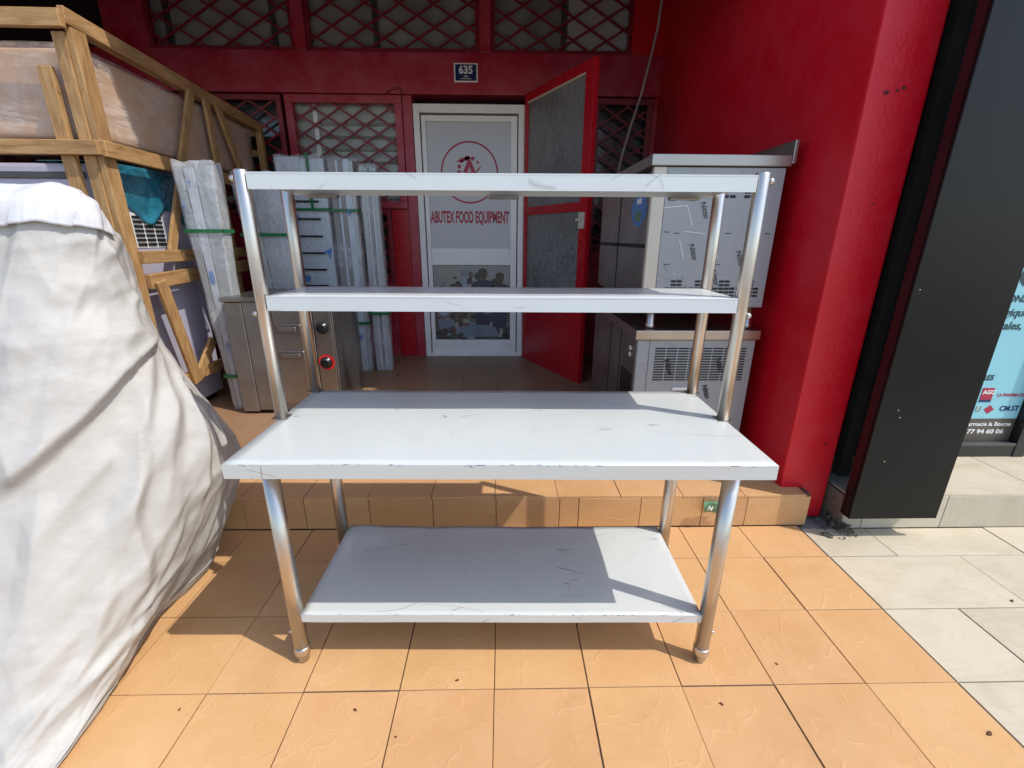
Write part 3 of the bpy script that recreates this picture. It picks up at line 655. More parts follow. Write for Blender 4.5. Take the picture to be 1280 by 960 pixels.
# ------------------------------------------------------------------ wooden crate and what it holds
XC = -2.1
cr = thing('wooden_crate', 'open slatted pine crate frame standing beside the tall wrapped panels', 'crate', (-2.9, 2.5, ST))
def plank(p0, p1, w=.07, h=.032, up=(0, 0, 1), mat='wood', name='plank'):
    b = beam(NB(), p0, p1, w, h, up, .003); return obj(name, b, mat, cr)
plank((XC, 1.60, 2.375), (XC, 3.45, 2.262), .032, .075, mat='wood_y')                  # top side rail
plank((XC - .034, 1.66, 2.365), (XC - .034, 3.40, 2.26), .032, .06, mat='wood_y')
plank((XC + .012, 1.585, 2.352), (-4.2, 1.585, 2.362), .032, .075, mat='wood_x')       # front top rail
plank((XC + .001, 1.660, 2.33), (XC + .001, 1.66, ST), .035, .085, (0, 1, 0))         # corner post, two boards
plank((XC - .048, 1.625, 2.31), (XC - .048, 1.625, ST), .062, .034, (0, 1, 0))
plank((XC - .158, 1.62, 2.165), (XC - .158, 1.62, ST), .070, .030, (0, 1, 0))          # short front board
plank((XC + .034, 1.590, 1.795), (-4.2, 1.590, 1.795), .032, .070, mat='wood_x')       # front middle rail
plank((XC + .034, 1.607, 1.795), (XC + .034, 3.42, 1.755), .032, .080, mat='wood_y')  # side middle rail
plank((XC + .016, 2.49, 2.29), (XC + .036, 1.945, 1.262), .022, .062, (0, 1, 0))      # leaning struts
plank((XC + .018, 2.645, 2.285), (XC + .018, 2.665, ST), .022, .062, (0, 1, 0))
plank((XC + .018, 2.775, 2.285), (XC + .018, 2.99, 1.80), .022, .062, (0, 1, 0))
plank((XC + .034, 1.69, 1.24), (XC + .034, 3.4, 1.24), .032, .072, mat='wood_y')
plank((XC + .034, 1.70, 1.10), (XC + .034, 3.4, 1.155), .032, .085, mat='wood_y')
plank((XC + .062, 1.755, 1.10), (XC + .062, 1.885, .42), .024, .085, (0, 1, 0))
plank((XC + .060, 2.13, .66), (XC + .060, 1.89, .44), .024, .065, (0, 1, 0))
plank((XC + .034, 1.70, .46), (XC + .034, 3.4, .46), .032, .07, mat='wood_y')
plank((XC, 3.40, 2.26), (XC, 3.40, ST), .05, .05, (0, 1, 0)); plank((XC, 3.43, 2.23), (-4.2, 3.43, 2.23), .03, .07, mat='wood_x'); plank((XC, 3.43, 2.06), (-4.2, 3.43, 2.06), .03, .05, mat='wood_x')
plank((-4.2, 1.62, 2.33), (-4.2, 1.62, ST), .06, .06, (0, 1, 0)); plank((-4.2, 3.4, 2.26), (-4.2, 3.4, ST), .06, .06, (0, 1, 0)); plank((-4.2, 1.6, 2.36), (-4.2, 3.45, 2.26), .032, .07, mat='wood_y')

def lumpy_box(x0, x1, y0, y1, z0, z1, nx, ny, nz, amp, sc_, sd, rnd=.05, topf=None, crown=0.):
    """box with rounded, crumpled faces"""
    bm = NB(); bmesh.ops.create_cube(bm, size=2)
    bmesh.ops.subdivide_edges(bm, edges=bm.edges, cuts=max(nx, ny, nz) - 1, use_grid_fill=True)
    hx_, hy_, hz_ = (x1 - x0) / 2, (y1 - y0) / 2, (z1 - z0) / 2; c = Vector(((x0 + x1) / 2, (y0 + y1) / 2, (z0 + z1) / 2))
    for v in bm.verts:
        n = Vector(v.co); p = Vector((n.x * hx_, n.y * hy_, n.z * hz_))
        inn = Vector((max(-hx_ + rnd, min(hx_ - rnd, p.x)), max(-hy_ + rnd, min(hy_ - rnd, p.y)), max(-hz_ + rnd, min(hz_ - rnd, p.z))))
        d = p - inn
        if d.length > 1e-6: p = inn + d.normalized() * rnd
        nn = d.normalized() if d.length > 1e-6 else n.normalized()
        w = p + c
        a = mnoise.fractal(Vector((w.x * sc_[0] + sd, w.y * sc_[1], w.z * sc_[2])), 1, 2, 4)
        p = p + nn * amp * a
        v.co = p + c
        if crown and n.z > .93: v.co.z += crown * (mnoise.noise(Vector((w.x * 14 + sd, w.y * 14, 3.))) - .1) * 1.4; v.co.y += crown * .6 * mnoise.noise(Vector((w.x * 11, sd, w.z * 9)))
        if topf and v.co.z > c.z: v.co.z = c.z + (v.co.z - c.z) * topf(v.co.x, v.co.y)
    bmesh.ops.recalc_face_normals(bm, faces=bm.faces)
    return bm
bw = thing('wrapped_carton', 'tan carton in shiny clear film in the upper half of the wooden crate', 'carton', (-3.1, 2.5, 1.845))
tf_ = lambda x, y: 1.0 - .16 * max(0, (y - 2.0) / 1.3)
obj('box', lumpy_box(-4.08, -2.155, 1.682, 3.34, 1.85, 2.27, 24, 24, 24, .004, (2, 4, 5), 3., .02, tf_), 'card', bw, True)
obj('clear_wrap', lumpy_box(-4.1, -2.138, 1.66, 3.36, 1.845, 2.295, 44, 44, 44, .010, (2, 4, 9), 3., .05, tf_), 'film_carton', bw, True)
mc = thing('crated_appliance', 'lavender enamel appliance with teal film and a black vent in the lower crate', 'appliance', (-2.9, 2.3, ST))
obj('body', bx(NB(), -4.1, -2.165, 1.68, 2.34, .22, 1.735, .02), 'lavender', mc)
obj('plinth', bx(NB(), -4.05, -2.2, 1.72, 2.30, ST + .002, .219), 'slot', mc)
obj('front_trim', bx(NB(), -4.0, -2.25, 1.668, 1.679, 1.655, 1.69, .003), 'charcoal', mc)
bm = NB(); g = {}
for i in range(25):
    for j in range(15):
        y = 1.69 + i * .65 / 24; lo = 1.60 - .06 * math.sin(i * .26) - .02 * i / 24 if i > 3 else 1.56; z = lo + (1.745 - lo) * j / 14
        lo2 = 1.47 + .05 * math.sin(i * .5); z = lo2 + (1.75 - lo2) * j / 14
        g[i, j] = bm.verts.new((-2.158 + .012 * mnoise.noise(Vector((y * 9, z * 9, 2))) + .008 * (1 - j / 14), y, z))
for i in range(24):
    for j in range(14): q(bm, g[i, j], g[i + 1, j], g[i + 1, j + 1], g[i, j + 1]).smooth = True
for i in range(25): g[i, 15] = bm.verts.new((-2.5, 1.69 + i * .65 / 24, 1.748 + .006 * math.sin(i)))
for i in range(24): q(bm, g[i, 14], g[i + 1, 14], g[i + 1, 15], g[i, 15])
fo = obj('teal_cover', bm, 'teal', mc); md = fo.modifiers.new('thick', 'SOLIDIFY'); md.thickness = .003
vn = obj('vent', bx(NB(), -2.166, -2.1615, 1.80, 2.06, 1.29, 1.49), 'white', mc)
for k in range(7):
    for j in range(3): obj('vent_slot', bx(NB(), -2.1613, -2.156, 1.812 + j * .083, 1.882 + j * .083, 1.302 + k * .026, 1.318 + k * .026), 'slot', vn)

# ------------------------------------------------------------------ wrapped panels
def panel_pack(name, label, cat, x0, x1, y0, y1, z0, z1, mat, lean=(0, 0), amp=.006, sd=1., group=None, straps=(), taper=0, cores=((1., 'core_grey'),)):
    t_ = thing(name, label, cat, ((x0 + x1) / 2, (y0 + y1) / 2, z0), group=group)
    def bend(bm):
        for v in bm.verts:
            k = (v.co.z - z0); v.co.x += lean[0] * k; v.co.y += lean[1] * k
            if taper:
                cx = (x0 + x1) / 2 + lean[0] * k; v.co.x = cx + (v.co.x - cx) * (1 - taper * (1 - k / (z1 - z0)))
        return bm
    x = x0 + .012; W_ = x1 - x0 - .024
    for k_, (fr, cm) in enumerate(cores):
        b = bx(NB(), x + .0006, x + W_ * fr - .0006, y0 + .012 + (.005 if cm in ('core_dark', 'core_brown') else 0) + .002 * (k_ % 2), y1 - .012, z0 + .003, z1 - .02 - .012 * (k_ % 3), .002)
        obj('inner_panel', bend(b), cm, t_); x += W_ * fr
    b = bend(lumpy_box(x0, x1, y0, y1, z0 + .001, z1, 20, 20, 34, amp, (6, 6, 3), sd, .018, None, .014))
    obj('clear_wrap', b, mat, t_, True)
    for z in straps:
        b = NB()
        e = amp + .004
        bx(b, x0 - e, x1 + e, y0 - e, y0 - e + .004, z, z + .022); bx(b, x0 - e, x1 + e, y1 + e - .004, y1 + e, z, z + .022)
        bx(b, x0 - e, x0 - e + .004, y0 - e, y1 + e, z, z + .022); bx(b, x1 + e - .004, x1 + e, y0 - e, y1 + e, z, z + .022)
        obj('strap', bend(b), 'strap', t_)
    return t_, bend
def decal(parent, bend, cx, cz, y, w, h, kind):
    b = NB()
    if kind == 'arrow': pts = [(cx - w, cz + h * .4), (cx + w, cz + h), (cx + .25 * w, cz - h), (cx + .1 * w, cz), ]
    elif kind == 'drop': pts = [(cx + w * math.cos(a), cz + h * math.sin(a)) for a in [k * .628 for k in range(10)]]
    poly_y(b, pts, y); bend(b); bmesh.ops.recalc_face_normals(b, faces=b.faces)
    return obj('blue_print', b, 'blue', parent)
A, bA = panel_pack('tall_package', 'tall bubble wrapped panel bound with green strap leaning against the wooden crate', 'package', -1.975, -1.71, 1.98, 2.09, ST, 1.80, 'film_bubble', (-.012, .0), .007, 2., 'tall wrapped panels', (.42, 1.38), .60, ((.20, 'core_grey'), (.05, 'core_dark'), (.27, 'core_white'), (.03, 'core_dark'), (.45, 'core_grey')))
for cz, kind, w, h, cx in ((1.66, 'arrow', .018, .03, -1.89), (1.53, 'arrow', .02, .03, -1.955), (1.10, 'drop', .025, .05, -1.87), (.62, 'drop', .025, .055, -1.86), (.90, 'arrow', .015, .03, -1.945)): decal(A, bA, cx, cz, 1.9895, w, h, kind)
B_, bB = panel_pack('tall_package', 'narrower film wrapped panel behind the steel cabinet, right of the bubble wrapped one', 'package', -1.80, -1.46, 2.47, 2.55, ST, 1.80, 'film_bubble', (-.075, 0), .008, 9., 'tall wrapped panels', (1.36,), .0, ((.35, 'core_grey'), (.04, 'core_dark'), (.61, 'core_grey')))
C_, bC = panel_pack('flat_pack', 'film wrapped shelving pack with slotted white panel and green strap', 'package', -1.80, -1.395, 2.92, 3.02, ST, 1.985, 'film_thin', (-.0, 0), .004, 4., 'tall wrapped panels', (1.56,), 0, ((.5, 'core_white'), (.5, 'core_white')))
for k in range(7): obj('slot', bx(NB(), -1.76, -1.47, 2.912, 2.9165, .95 + k * .135, .965 + k * .135), 'slot', C_)
decal(C_, bC, -1.44, 1.72, 2.9125, .035, .05, 'arrow'); decal(C_, bC, -1.44, 1.22, 2.9125, .035, .05, 'arrow'); decal(C_, bC, -1.69, 1.50, 2.9125, .05, .05, 'drop'); decal(C_, bC, -1.66, 1.02, 2.9125, .05, .03, 'drop')
obj('strap', bx(NB(), -1.535, -1.515, 2.911, 2.915, 1.56, 1.985), 'strap', C_); obj('strap', bx(NB(), -1.535, -1.515, 2.911, 3.02, 1.987, 1.992), 'strap', C_)
D_, bD = panel_pack('tall_package', 'grey brown film wrapped strip standing between the slotted pack and thin bundle', 'package', -1.385, -1.165, 2.93, 3.05, ST, 1.975, 'film_thin', (0, 0), .007, 6., 'tall wrapped panels', (1.555, .62), 0, ((.28, 'core_brown'), (.10, 'core_white'), (.2, 'core_brown'), (.27, 'core_white'), (.15, 'core_grey')))
decal(D_, bD, -1.24, .50, 2.914, .02, .035, 'arrow'); decal(D_, bD, -1.24, 1.54, 2.914, .02, .035, 'arrow'); decal(D_, bD, -1.24, .80, 2.914, .018, .03, 'arrow')
E_, bE = panel_pack('tall_package', 'thin crinkled clear film bundle standing closest to the glass door', 'package', -1.15, -.99, 2.96, 3.06, ST, 1.93, 'film_thin', (0, 0), .009, 8., 'tall wrapped panels', (1.84, .70), 0, ((.3, 'core_grey'), (.12, 'core_white'), (.2, 'core_brown'), (.13, 'core_white'), (.25, 'core_grey')))

# stainless cabinet with two knobs
cb = thing('steel_cabinet', 'stainless cabinet with latched door and two black knobs on a control strip', 'cabinet', (-1.4, 2.15, ST))
obj('body', bx(NB(), -1.785, -1.095, 1.92, 2.42, .20, .955, .004), 'steel_dark', cb)
obj('top', bx(NB(), -1.80, -1.085, 1.895, 2.43, .956, .985, .004), 'steel_h', cb)
obj('plinth', bx(NB(), -1.72, -1.12, 1.97, 2.40, ST + .002, .199), 'slot', cb)
obj('side_panel', bx(NB(), -1.780, -1.672, 1.905, 1.919, .195, .953, .003), 'steel_dark', cb); obj('side_panel', bx(NB(), -1.668, -1.49, 1.908, 1.919, .205, .953, .002), 'steel_dark', cb)
dr = obj('door', bx(NB(), -1.485, -1.245, 1.898, 1.918, .26, .95, .003), 'steel', cb)
for z in (.78, .60):
    l = obj('latch', bx(NB(), -1.47, -1.30, 1.889, 1.8975, z - .03, z + .03, .003), 'steel_h', dr)
    obj('latch', bx(NB(), -1.45, -1.33, 1.884, 1.8885, z - .014, z + .014, .003), 'steel', dr)
st = obj('control_strip', bx(NB(), -1.215, -1.10, 1.893, 1.918, .21, .953, .003), 'steel', cb)
obj('strip_edge', bx(NB(), -1.240, -1.218, 1.885, 1.918, .21, .953, .003), 'tube', cb)
for z, m in ((.790, 'black'), (.555, 'black')):
    bm = lathe(NB(), [(.040, 0), (.040, .012), (.033, .014), (.030, .032), (.026, .034)], 0, 0, 24); bx(bm, -.006, .006, -.030, .030, .034, .044, .001)
    bmesh.ops.rotate(bm, verts=bm.verts, cent=(0, 0, 0), matrix=Matrix.Rotation(R(90), 3, 'X')); bmesh.ops.translate(bm, verts=bm.verts, vec=(-1.158, 1.888, z))
    k = obj('knob', bm, m, cb)
    if z < .6:
        obj('dial_ring', disc_y(NB(), -1.158, z, 1.8915, .036, .054, 32), 'redlight', cb)

# ------------------------------------------------------------------ the two steel counters by the side wall
def counter(name, label, z0, zt, y0, upper):
    t_ = thing(name, label, 'refrigerator', (1.03, y0 + .55, z0), group='stacked steel counters')
    x0, x1, y1 = .755, 1.345, y0 + 1.15
    b = obj('body', bx(NB(), x0, x1, y0 + .012, y1, z0, zt - .05, .004), 'steel_dark', t_)
    obj('worktop', bx(NB(), x0 - .045, x1 + .012, y0 - .012, y1 + .01, zt - .048, zt, .004), 'steel_h' if upper else 'copper', t_)
    pn = obj('side_panel', bx(NB(), x0 + .035, x1 - .004, y0, y0 + .0115, z0 + .003, zt - .052, .002), 'film_grey', t_)
    obj('corner_strip', bx(NB(), x0 - .028, x0 + .033, y0 - .002, y0 + .03, z0 + .003, zt - .052, .002), 'cream' if upper else 'film_grey', t_)
    return t_, pn
up, pn = counter('steel_counter', 'upper steel refrigerated counter on legs with backsplash and printed film side', 1.03, 1.727, 1.20, True)
obj('backsplash', bx(NB(), 1.358, 1.376, 1.188, 2.36, 1.690, 1.792, .003), 'steel_h', up)
for x in (.80, 1.31):
    for y in (1.26, 2.28): obj('leg', lathe(NB(), [(.018, .918), (.024, .921), (.024, .935), (.020, .94), (.020, 1.029)], x, y, 16), 'tube', up)
bm = NB()                                        # slotted vents, bottom and top groups
def slots(bm, y, x0, z0, w, h, gx, gz, rows):
    for r, cnt in enumerate(rows):
        o_ = (max(rows) - cnt) / 2
        for k in range(cnt): bx(bm, x0 + (k + o_) * gx, x0 + (k + o_) * gx + w, y - .002, y + .001, z0 + r * gz, z0 + r * gz + h)
for gx0 in (.835, .955, 1.075, 1.195): slots(bm, 1.2, gx0, 1.085, .025, .0105, .0285, .0175, (4, 4, 4, 2, 2))
for gx0 in (.865, .965, 1.065, 1.165): slots(bm, 1.2, gx0, 1.545, .026, .012, .032, .019, (2,) if gx0 < 1.1 else (2, 2))
obj('vent_slots', bm, 'slot', pn)
for i, (x, z) in enumerate(((.985, 1.49), (.955, 1.30), (1.255, 1.60), (1.225, 1.44), (1.19, 1.27), (1.08, 1.18), (.86, 1.42))):
    if i != 6: text('film_lettering', 'Nitto', .036, (x, 1.1985, z), 'black', pn, .0004, 'CENTER', spin=R(-68), shear=.2)
for x, z in ((.81, 1.53), (.905, 1.53), (.85, 1.385), (1.10, 1.385), (1.29, 1.385), (.82, 1.24), (1.07, 1.24), (1.24, 1.24), (.80, 1.39)): obj('film_mark', bx(NB(), x, x + .028, 1.1982, 1.1995, z, z + .003), 'black', pn)
bm = NB()
for (xa, za, xb, zb) in ((.79, 1.50, .90, 1.51), (.90, 1.51, .935, 1.42), (.88, 1.36, .91, 1.27), (1.05, 1.35, 1.08, 1.27), (.90, 1.395, 1.0, 1.385)): beam(bm, (xa, 1.1988, za), (xb, 1.1988, zb), .003, .002, (0, 1, 0))
obj('film_creases', bm, 'white', pn)
fd = obj('front_door', bx(NB(), .735, .754, 1.245, 2.33, 1.045, 1.66, .004), 'steel_dark', up)
obj('door_gap', bx(NB(), .733, .7345, 1.25, 2.33, 1.315, 1.335), 'slot', fd); obj('door_gap', bx(NB(), .733, .7345, 1.79, 1.81, 1.05, 1.65), 'slot', fd)
bm = NB(); vs_ = [bm.verts.new((.7342, 1.42 + .13 * math.cos(k * .523) * (1 + .1 * math.cos(k)), 1.50 + .085 * math.sin(k * .523))) for k in range(12)]; bm.faces.new(vs_); sk = obj('sticker', bm, 'blue', fd)
bm = NB(); vs_ = [bm.verts.new((.7337, 1.42 + .06 * math.cos(k * .785), 1.47 + .03 * math.sin(k * .785))) for k in range(8)]; bm.faces.new(vs_); obj('sticker_print', bm, 'green_card', sk)
bm = NB(); bx(bm, .7332, .7338, 1.38, 1.46, 1.53, 1.555); obj('sticker_print', bm, 'white', sk)
lw, ln = counter('steel_counter', 'lower steel refrigerated counter with louvred side grille carrying the other one', .20, .915, 1.20, False)
bm = NB()
for r in range(13):
    for k in range(8): bx(bm, .822 + k * .0605, .822 + k * .0605 + .054, 1.198, 1.2008, .645 + r * .0142, .652 + r * .0142)
obj('grille_slots', bm, 'slot', ln)
text('film_lettering', 'Nitto', .038, (1.12, 1.1985, .58), 'black', ln, .0015, 'CENTER', spin=R(-68), shear=.2)
text('film_lettering', 'Nitto', .038, (.90, 1.1965, .72), 'black', ln, .0012, 'CENTER', spin=R(-68), shear=.2); text('film_lettering', 'Nitto', .038, (1.17, 1.1965, .73), 'black', ln, .0012, 'CENTER', spin=R(-68), shear=.2)
obj('nozzle', lathe(NB(), [(.014, 0), (.014, .01), (.008, .012)], 0, 0, 12), 'white', ln).matrix_local = Matrix.Translation(Vector((.805, 1.2, .66)) - Vector((1.03, 1.75, .20))) @ Matrix.Rotation(R(90), 4, 'X')
obj('film_tab', bx(NB(), .935, 1.02, 1.194, 1.1995, .592, .606), 'white', ln)
fd = obj('front_door', bx(NB(), .735, .754, 1.245, 2.33, .215, .862, .004), 'steel_dark', lw)
obj('door_gap', bx(NB(), .733, .7345, 1.55, 1.562, .22, .86), 'slot', fd); obj('door_gap', bx(NB(), .733, .7345, 1.80, 1.812, .22, .86), 'slot', fd)
for k in range(16): obj('louvre', bx(NB(), .7305, .7345, 1.28, 1.50, .40 + k * .016, .408 + k * .016), 'slot', fd)
for k, z in enumerate((.78, .745)): obj('switch', bx(NB(), .726, .7345, 1.32, 1.35, z, z + .022, .002), 'white', fd)
for x in (.80, 1.31):
    for y in (1.26, 2.28): obj('leg', lathe(NB(), [(.020, ST + .001), (.024, ST + .004), (.020, .198)], x, y, 16), 'tube', lw)

# ------------------------------------------------------------------ tarpaulin heap
cols = [
 [(-2.75, .95, 1.42), (-2.7, .42, 1.46), (-2.7, .28, 1.2), (-2.7, .10, .85), (-2.7, -.10, .45), (-2.65, -.32, .12), (-2.65, -.55, .004)],
 [(-2.0, .95, 1.44), (-2.0, .42, 1.49), (-2.0, .27, 1.22), (-1.98, .10, .88), (-1.95, -.10, .45), (-1.90, -.30, .12), (-1.86, -.52, .004)],
 [(-1.80, .95, 1.42), (-1.56, .42, 1.50), (-1.52, .27, 1.25), (-1.50, .10, .90), (-1.46, -.06, .50), (-1.40, -.24, .14), (-1.33, -.44, .004)],
 [(-1.78, .95, 1.41), (-1.34, .47, 1.505), (-1.29, .33, 1.27), (-1.24, .22, .95), (-1.20, .12, .58), (-1.17, -.04, .16), (-1.15, -.24, .004)],
 [(-1.78, .96, 1.38), (-1.29, .54, 1.46), (-1.21, .48, 1.25), (-1.17, .45, .98), (-1.03, .42, .62), (-1.10, .33, .26), (-1.25, .22, .004)],
 [(-1.84, 1.0, 1.28), (-1.42, .74, 1.34), (-1.32, .68, 1.16), (-1.24, .64, .92), (-1.06, .62, .60), (-1.11, .60, .28), (-1.22, .55, .01)],
 [(-2.0, 1.05, 1.05), (-1.58, .92, 1.10), (-1.46, .86, .95), (-1.34, .82, .76), (-1.14, .78, .50), (-1.18, .79, .30), (-1.34, .80, .05)],
]
def crm(P, t_):
    n = len(P); i = int(np.clip(math.floor(t_), 0, n - 2)); f = t_ - i
    p0, p1, p2, p3 = P[max(i - 1, 0)], P[i], P[i + 1], P[min(i + 2, n - 1)]
    return .5 * ((2 * p1) + (-p0 + p2) * f + (2 * p0 - 5 * p1 + 4 * p2 - p3) * f ** 2 + (-p0 + 3 * p1 - 3 * p2 + p3) * f ** 3)
CN = np.array(cols)
NU, NV = 260, 230
def tarp_base(nu, nv):
    us = np.concatenate([np.linspace(0, 2, 41)[:-1], np.linspace(2, 6, nu - 40)]); vs2 = np.linspace(0, 6, nv)
    G1 = np.array([[crm(CN[c], v) for v in vs2] for c in range(7)])
    return us, vs2, np.array([crm(G1, u) for u in us])
# folds: (points in (u, v)), half width, height, sharpness
FOLDS = [
 ([(4.48, 2.72), (3.5, 3.06), (3.0, 3.32), (2.64, 3.48), (2.34, 3.58)], 0.1, 0.055, 0.15),
 ([(4.38, 2.9), (4.02, 3.24), (3.64, 3.8), (3.46, 4.36)], 0.05, 0.022, 0.5),
 ([(4.7, 2.82), (4.14, 3.5), (3.98, 3.94), (3.92, 4.52)], 0.035, 0.02, 0.5),
 ([(4.16, 2.78), (3.36, 2.68), (2.72, 2.64), (2.38, 2.62)], 0.05, 0.016, 0.6),
 ([(4.38, 3.4), (4.16, 4.0), (4.46, 4.52)], 0.05, 0.014, 0.5),
 ([(3.98, 2.98), (3.44, 3.58), (3.28, 4.14), (3.4, 4.84)], 0.035, 0.024, 0.5),
 ([(3.7, 4.26), (3.36, 4.52), (2.88, 4.68), (2.4, 4.84)], 0.06, 0.022, 0.4),
 ([(3.62, 4.66), (3.18, 4.76), (2.84, 4.98), (2.44, 5.16)], 0.04, 0.018, 0.6),
 ([(3.28, 3.64), (2.9, 3.84), (2.48, 4.08)], 0.06, 0.016, 0.5),
 ([(3.76, 1.66), (4.04, 2.1), (4.36, 2.6)], 0.03, 0.012, 0.8),
 ([(2.42, 1.96), (3.12, 2.14), (3.94, 2.3)], 0.04, 0.008, 0.7),
 ([(2.5, 2.32), (3.18, 2.3), (3.92, 2.02)], 0.04, 0.008, 0.7),
 ([(2.54, 5.34), (2.7, 5.2), (2.98, 5.08), (3.28, 5.02), (3.72, 5.22)], 0.025, 0.02, 0.7),
 ([(3.24, 3.08), (2.82, 2.9), (2.44, 2.92)], 0.05, 0.01, 0.7),
 ([(4.06, 3.32), (3.48, 3.86), (3.02, 4.32), (2.56, 4.48)], 0.05, 0.018, 0.5),
 ([(4.06, 3.8), (3.66, 4.1), (3.6, 4.46), (3.82, 4.9)], 0.05, 0.014, 0.5),
 ([(3.1, 4.1), (2.74, 4.14), (2.4, 4.32)], 0.05, 0.01, 0.6),
 ([(2.42, 1.8), (2.96, 1.78), (3.68, 1.68)], 0.012, 0.005, 1),
 ([(3.96, 4.94), (3.56, 4.94), (3.2, 4.9)], 0.02, 0.014, 0.5),
 ([(2.68, 5.04), (2.5, 5.22), (2.42, 5.3)], 0.03, 0.018, 0.5),
]
def fold_field(us, vs2, folds):
    U, V = np.meshgrid(us * .36, vs2 * .30, indexing='ij'); H = np.zeros_like(U)
    for pts, w, h, asym in folds:
        P = [(a * .36, b * .30) for a, b in pts]; best = np.full(U.shape, 9.); sg = np.zeros_like(U); tt = np.zeros_like(U); L = len(P) - 1
        for k in range(L):
            (ax, ay), (bx_, by_) = P[k], P[k + 1]; dx, dy = bx_ - ax, by_ - ay; l2 = dx * dx + dy * dy
            t_ = np.clip(((U - ax) * dx + (V - ay) * dy) / l2, 0, 1); ex, ey = U - ax - t_ * dx, V - ay - t_ * dy
            d = np.hypot(ex, ey); s_ = np.sign(dx * ey - dy * ex); m_ = d < best
            best = np.where(m_, d, best); sg = np.where(m_, s_, sg); tt = np.where(m_, (k + t_) / L, tt)
        ww = np.where(sg > 0, w, w * asym); x = best / ww
        H += h * (.7 * np.maximum(0, 1.04 - np.sqrt((x * .55) ** 2 + .0016)) + .3 * np.exp(-x ** 1.2)) * np.clip(np.minimum(tt, 1 - tt) * 6 + .15, 0, 1)
    return H
us, vs2, G = tarp_base(NU, NV)
def normals(G_):
    n = np.cross(np.gradient(G_, axis=0), np.gradient(G_, axis=1)); n /= np.linalg.norm(n, axis=2, keepdims=True) + 1e-9
    i, j = int(G_.shape[0] * .58), int(G_.shape[1] * .48)
    return n if n[i, j] @ np.array([.5, -.8, .3]) > 0 else -n
def crumple(us, vs2, n, seed, ku, kv, shear):
    """stiff sheet creases: ridge height grows towards the edges between random facets"""
    r_ = np.random.RandomState(seed); U, V = np.meshgrid(us * .36 * ku, vs2 * .30 * kv, indexing='ij'); V = V + shear * U
    sx = r_.uniform(U.min(), U.max(), n); sy = r_.uniform(V.min(), V.max(), n)
    best = np.full(U.shape, 9.); second = best.copy(); hh = np.zeros_like(U); tilt = r_.uniform(-1, 1, (n, 2)); off = r_.uniform(-1, 1, n)
    for k in range(n):
        d = np.hypot(U - sx[k], V - sy[k]); m1 = d < best
        second = np.where(m1, best, np.minimum(second, d)); best = np.where(m1, d, best)
    return np.clip(second - best, 0, .10)
rf = random.Random(5); small = []
for k in range(26):
    u0, v0 = rf.uniform(2.2, 5.2), rf.uniform(1.7, 5.6); a = rf.gauss(.9, .6); l = rf.uniform(.3, .9)
    small.append(([(u0, v0), (u0 - l * .5 * math.cos(a), v0 + l * .5 * math.sin(a) + rf.uniform(-.06, .06)), (u0 - l * math.cos(a), v0 + l * math.sin(a))], rf.uniform(.02, .05), rf.uniform(-.004, .006), rf.uniform(.3, .8)))
H = fold_field(us, vs2, FOLDS + small) - .10 * crumple(us, vs2, 60, 3, 1., 1.3, .8) - .05 * crumple(us, vs2, 190, 8, 1., 1.5, .6)
Hs = H.copy()
for k in range(1):                       # take the knife edge off the creases
    Hs[1:-1, 1:-1] = (Hs[1:-1, 1:-1] * 4 + Hs[:-2, 1:-1] + Hs[2:, 1:-1] + Hs[1:-1, :-2] + Hs[1:-1, 2:]) / 8
Nn = normals(G); H = Hs
for i in range(NU):
    for j in range(NV):
        u, v = us[i], vs2[j]
        H[i, j] += .009 * mnoise.fractal(Vector((u * .9 + v * .5, v * 1.2 - u * .3, 2.2)), 1, 2, 2)
P = G + Nn * H[..., None]; P[..., 2] = np.maximum(P[..., 2], .003)
Nn = normals(P)
def grid_mesh(name, P, mat, parent, thick):
    nu, nv = P.shape[:2]; idx = np.arange(nu * nv).reshape(nu, nv)
    f = np.stack([idx[:-1, :-1], idx[1:, :-1], idx[1:, 1:], idx[:-1, 1:]], -1).reshape(-1, 4)
    me = bpy.data.meshes.new(name); w = base_of(parent); me.from_pydata((P.reshape(-1, 3) - np.array(w)).tolist(), [], f.tolist())
    for p_ in me.polygons: p_.use_smooth = True
    o = obj(name, me, mat, parent); m_ = o.modifiers.new('thick', 'SOLIDIFY'); m_.thickness = thick; m_.offset = -1
    return o
tr = thing('tarpaulin', 'big creased off-white tarpaulin draped over a heap beside the work table', 'tarpaulin', (-1.8, .3, 0))
grid_mesh('sheet', P, 'tarp', tr, -.003)
grid_mesh('hem', (P + Nn * .004)[:, int(NV * .955):int(NV * .985)], 'tarp', tr, -.002)
jt = int(NV * 1.60 / 6); iu = int(np.argmin(abs(us - 4.05)))
Q = P[:iu, :jt].copy() + Nn[:iu, :jt] * .008
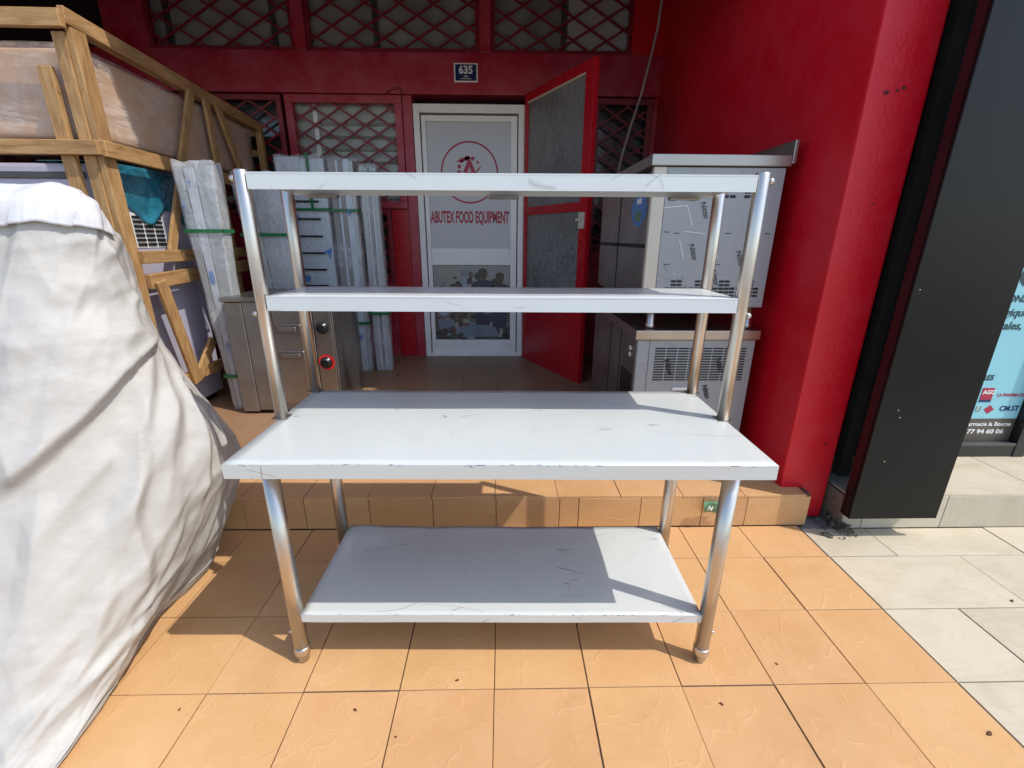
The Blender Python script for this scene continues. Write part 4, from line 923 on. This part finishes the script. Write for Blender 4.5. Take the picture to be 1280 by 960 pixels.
for i in range(Q.shape[0]):
    for j in range(jt):
        w_ = max(0., (j / jt - .55)) / .45
        Q[i, j] += Nn[i, j] * w_ * (.006 + .007 * mnoise.noise(Vector((us[i] * 5, j * .02, 1.3))) + .004 * mnoise.noise(Vector((us[i] * 14, j * .05, 4.3)))) + np.array([0, 0, -.012 * w_ * mnoise.noise(Vector((us[i] * 3, 0, 9.)))])
grid_mesh('top_sheet', Q, 'tarp_top', tr, -.003)

# ------------------------------------------------------------------ small things
cd = thing('green_card', 'crumpled green printed wrapper lying against the tiled step', 'wrapper', (1.05, .815, .08))
bm = NB(); g = {}
for i in range(9):
    for j in range(7):
        x = i / 8; z = j / 6; g[i, j] = bm.verts.new((.992 + .11 * x + .012 * (1 - z) * (1 - x), .812 - .022 * math.sin(z * 2.2) * (1 - .4 * x) - .004 * mnoise.noise(Vector((x * 4, z * 4, 1))), .088 + .072 * z + .006 * math.sin(x * 5)))
for i in range(8):
    for j in range(6): q(bm, g[i, j], g[i + 1, j], g[i + 1, j + 1], g[i, j + 1])
o = obj('paper', bm, 'green_card', cd); o.modifiers.new('thick', 'SOLIDIFY').thickness = .001
text('printed_letter', 'N', .03, (1.012, .783, .136), 'white', cd, .001, spin=R(-15))
lf = random.Random(11)
spots = [(-.42, -.06, .010), (-.12, .03, .010), (-.28, -.14, .006), (.70, -.06, .010), (1.44, -.16, .016), (2.05, .33, .012), (-.95, -.05, .007), (.95, .07, .007)]
for k, (x, y, s) in enumerate(spots):
    bm = NB(); a = lf.uniform(0, 6); n = 7
    top = [bm.verts.new((s * .6 * (1.3 if i % 2 else .8) * math.cos(i / n * 6.283), s * .32 * math.sin(i / n * 6.283) * lf.uniform(.7, 1.3), .0025 + .002 * lf.random())) for i in range(n)]
    bot = [bm.verts.new((v.co.x, v.co.y, .0)) for v in top]
    bm.faces.new(top); bm.faces.new(bot[::-1])
    for i in range(n): q(bm, top[i], bot[i], bot[(i + 1) % n], top[(i + 1) % n])
    o = obj('leaf_fragment', bm, 'leaf'); o.location = (x, y, .0005); o.rotation_euler = (0, 0, a)
    tag(o, 'tiny dry leaf fragment lying on the pavement tiles', 'leaf', 'leaf fragments on the pavement')
for o in list(bpy.data.objects):
    if '_local' in o: del o['_local']
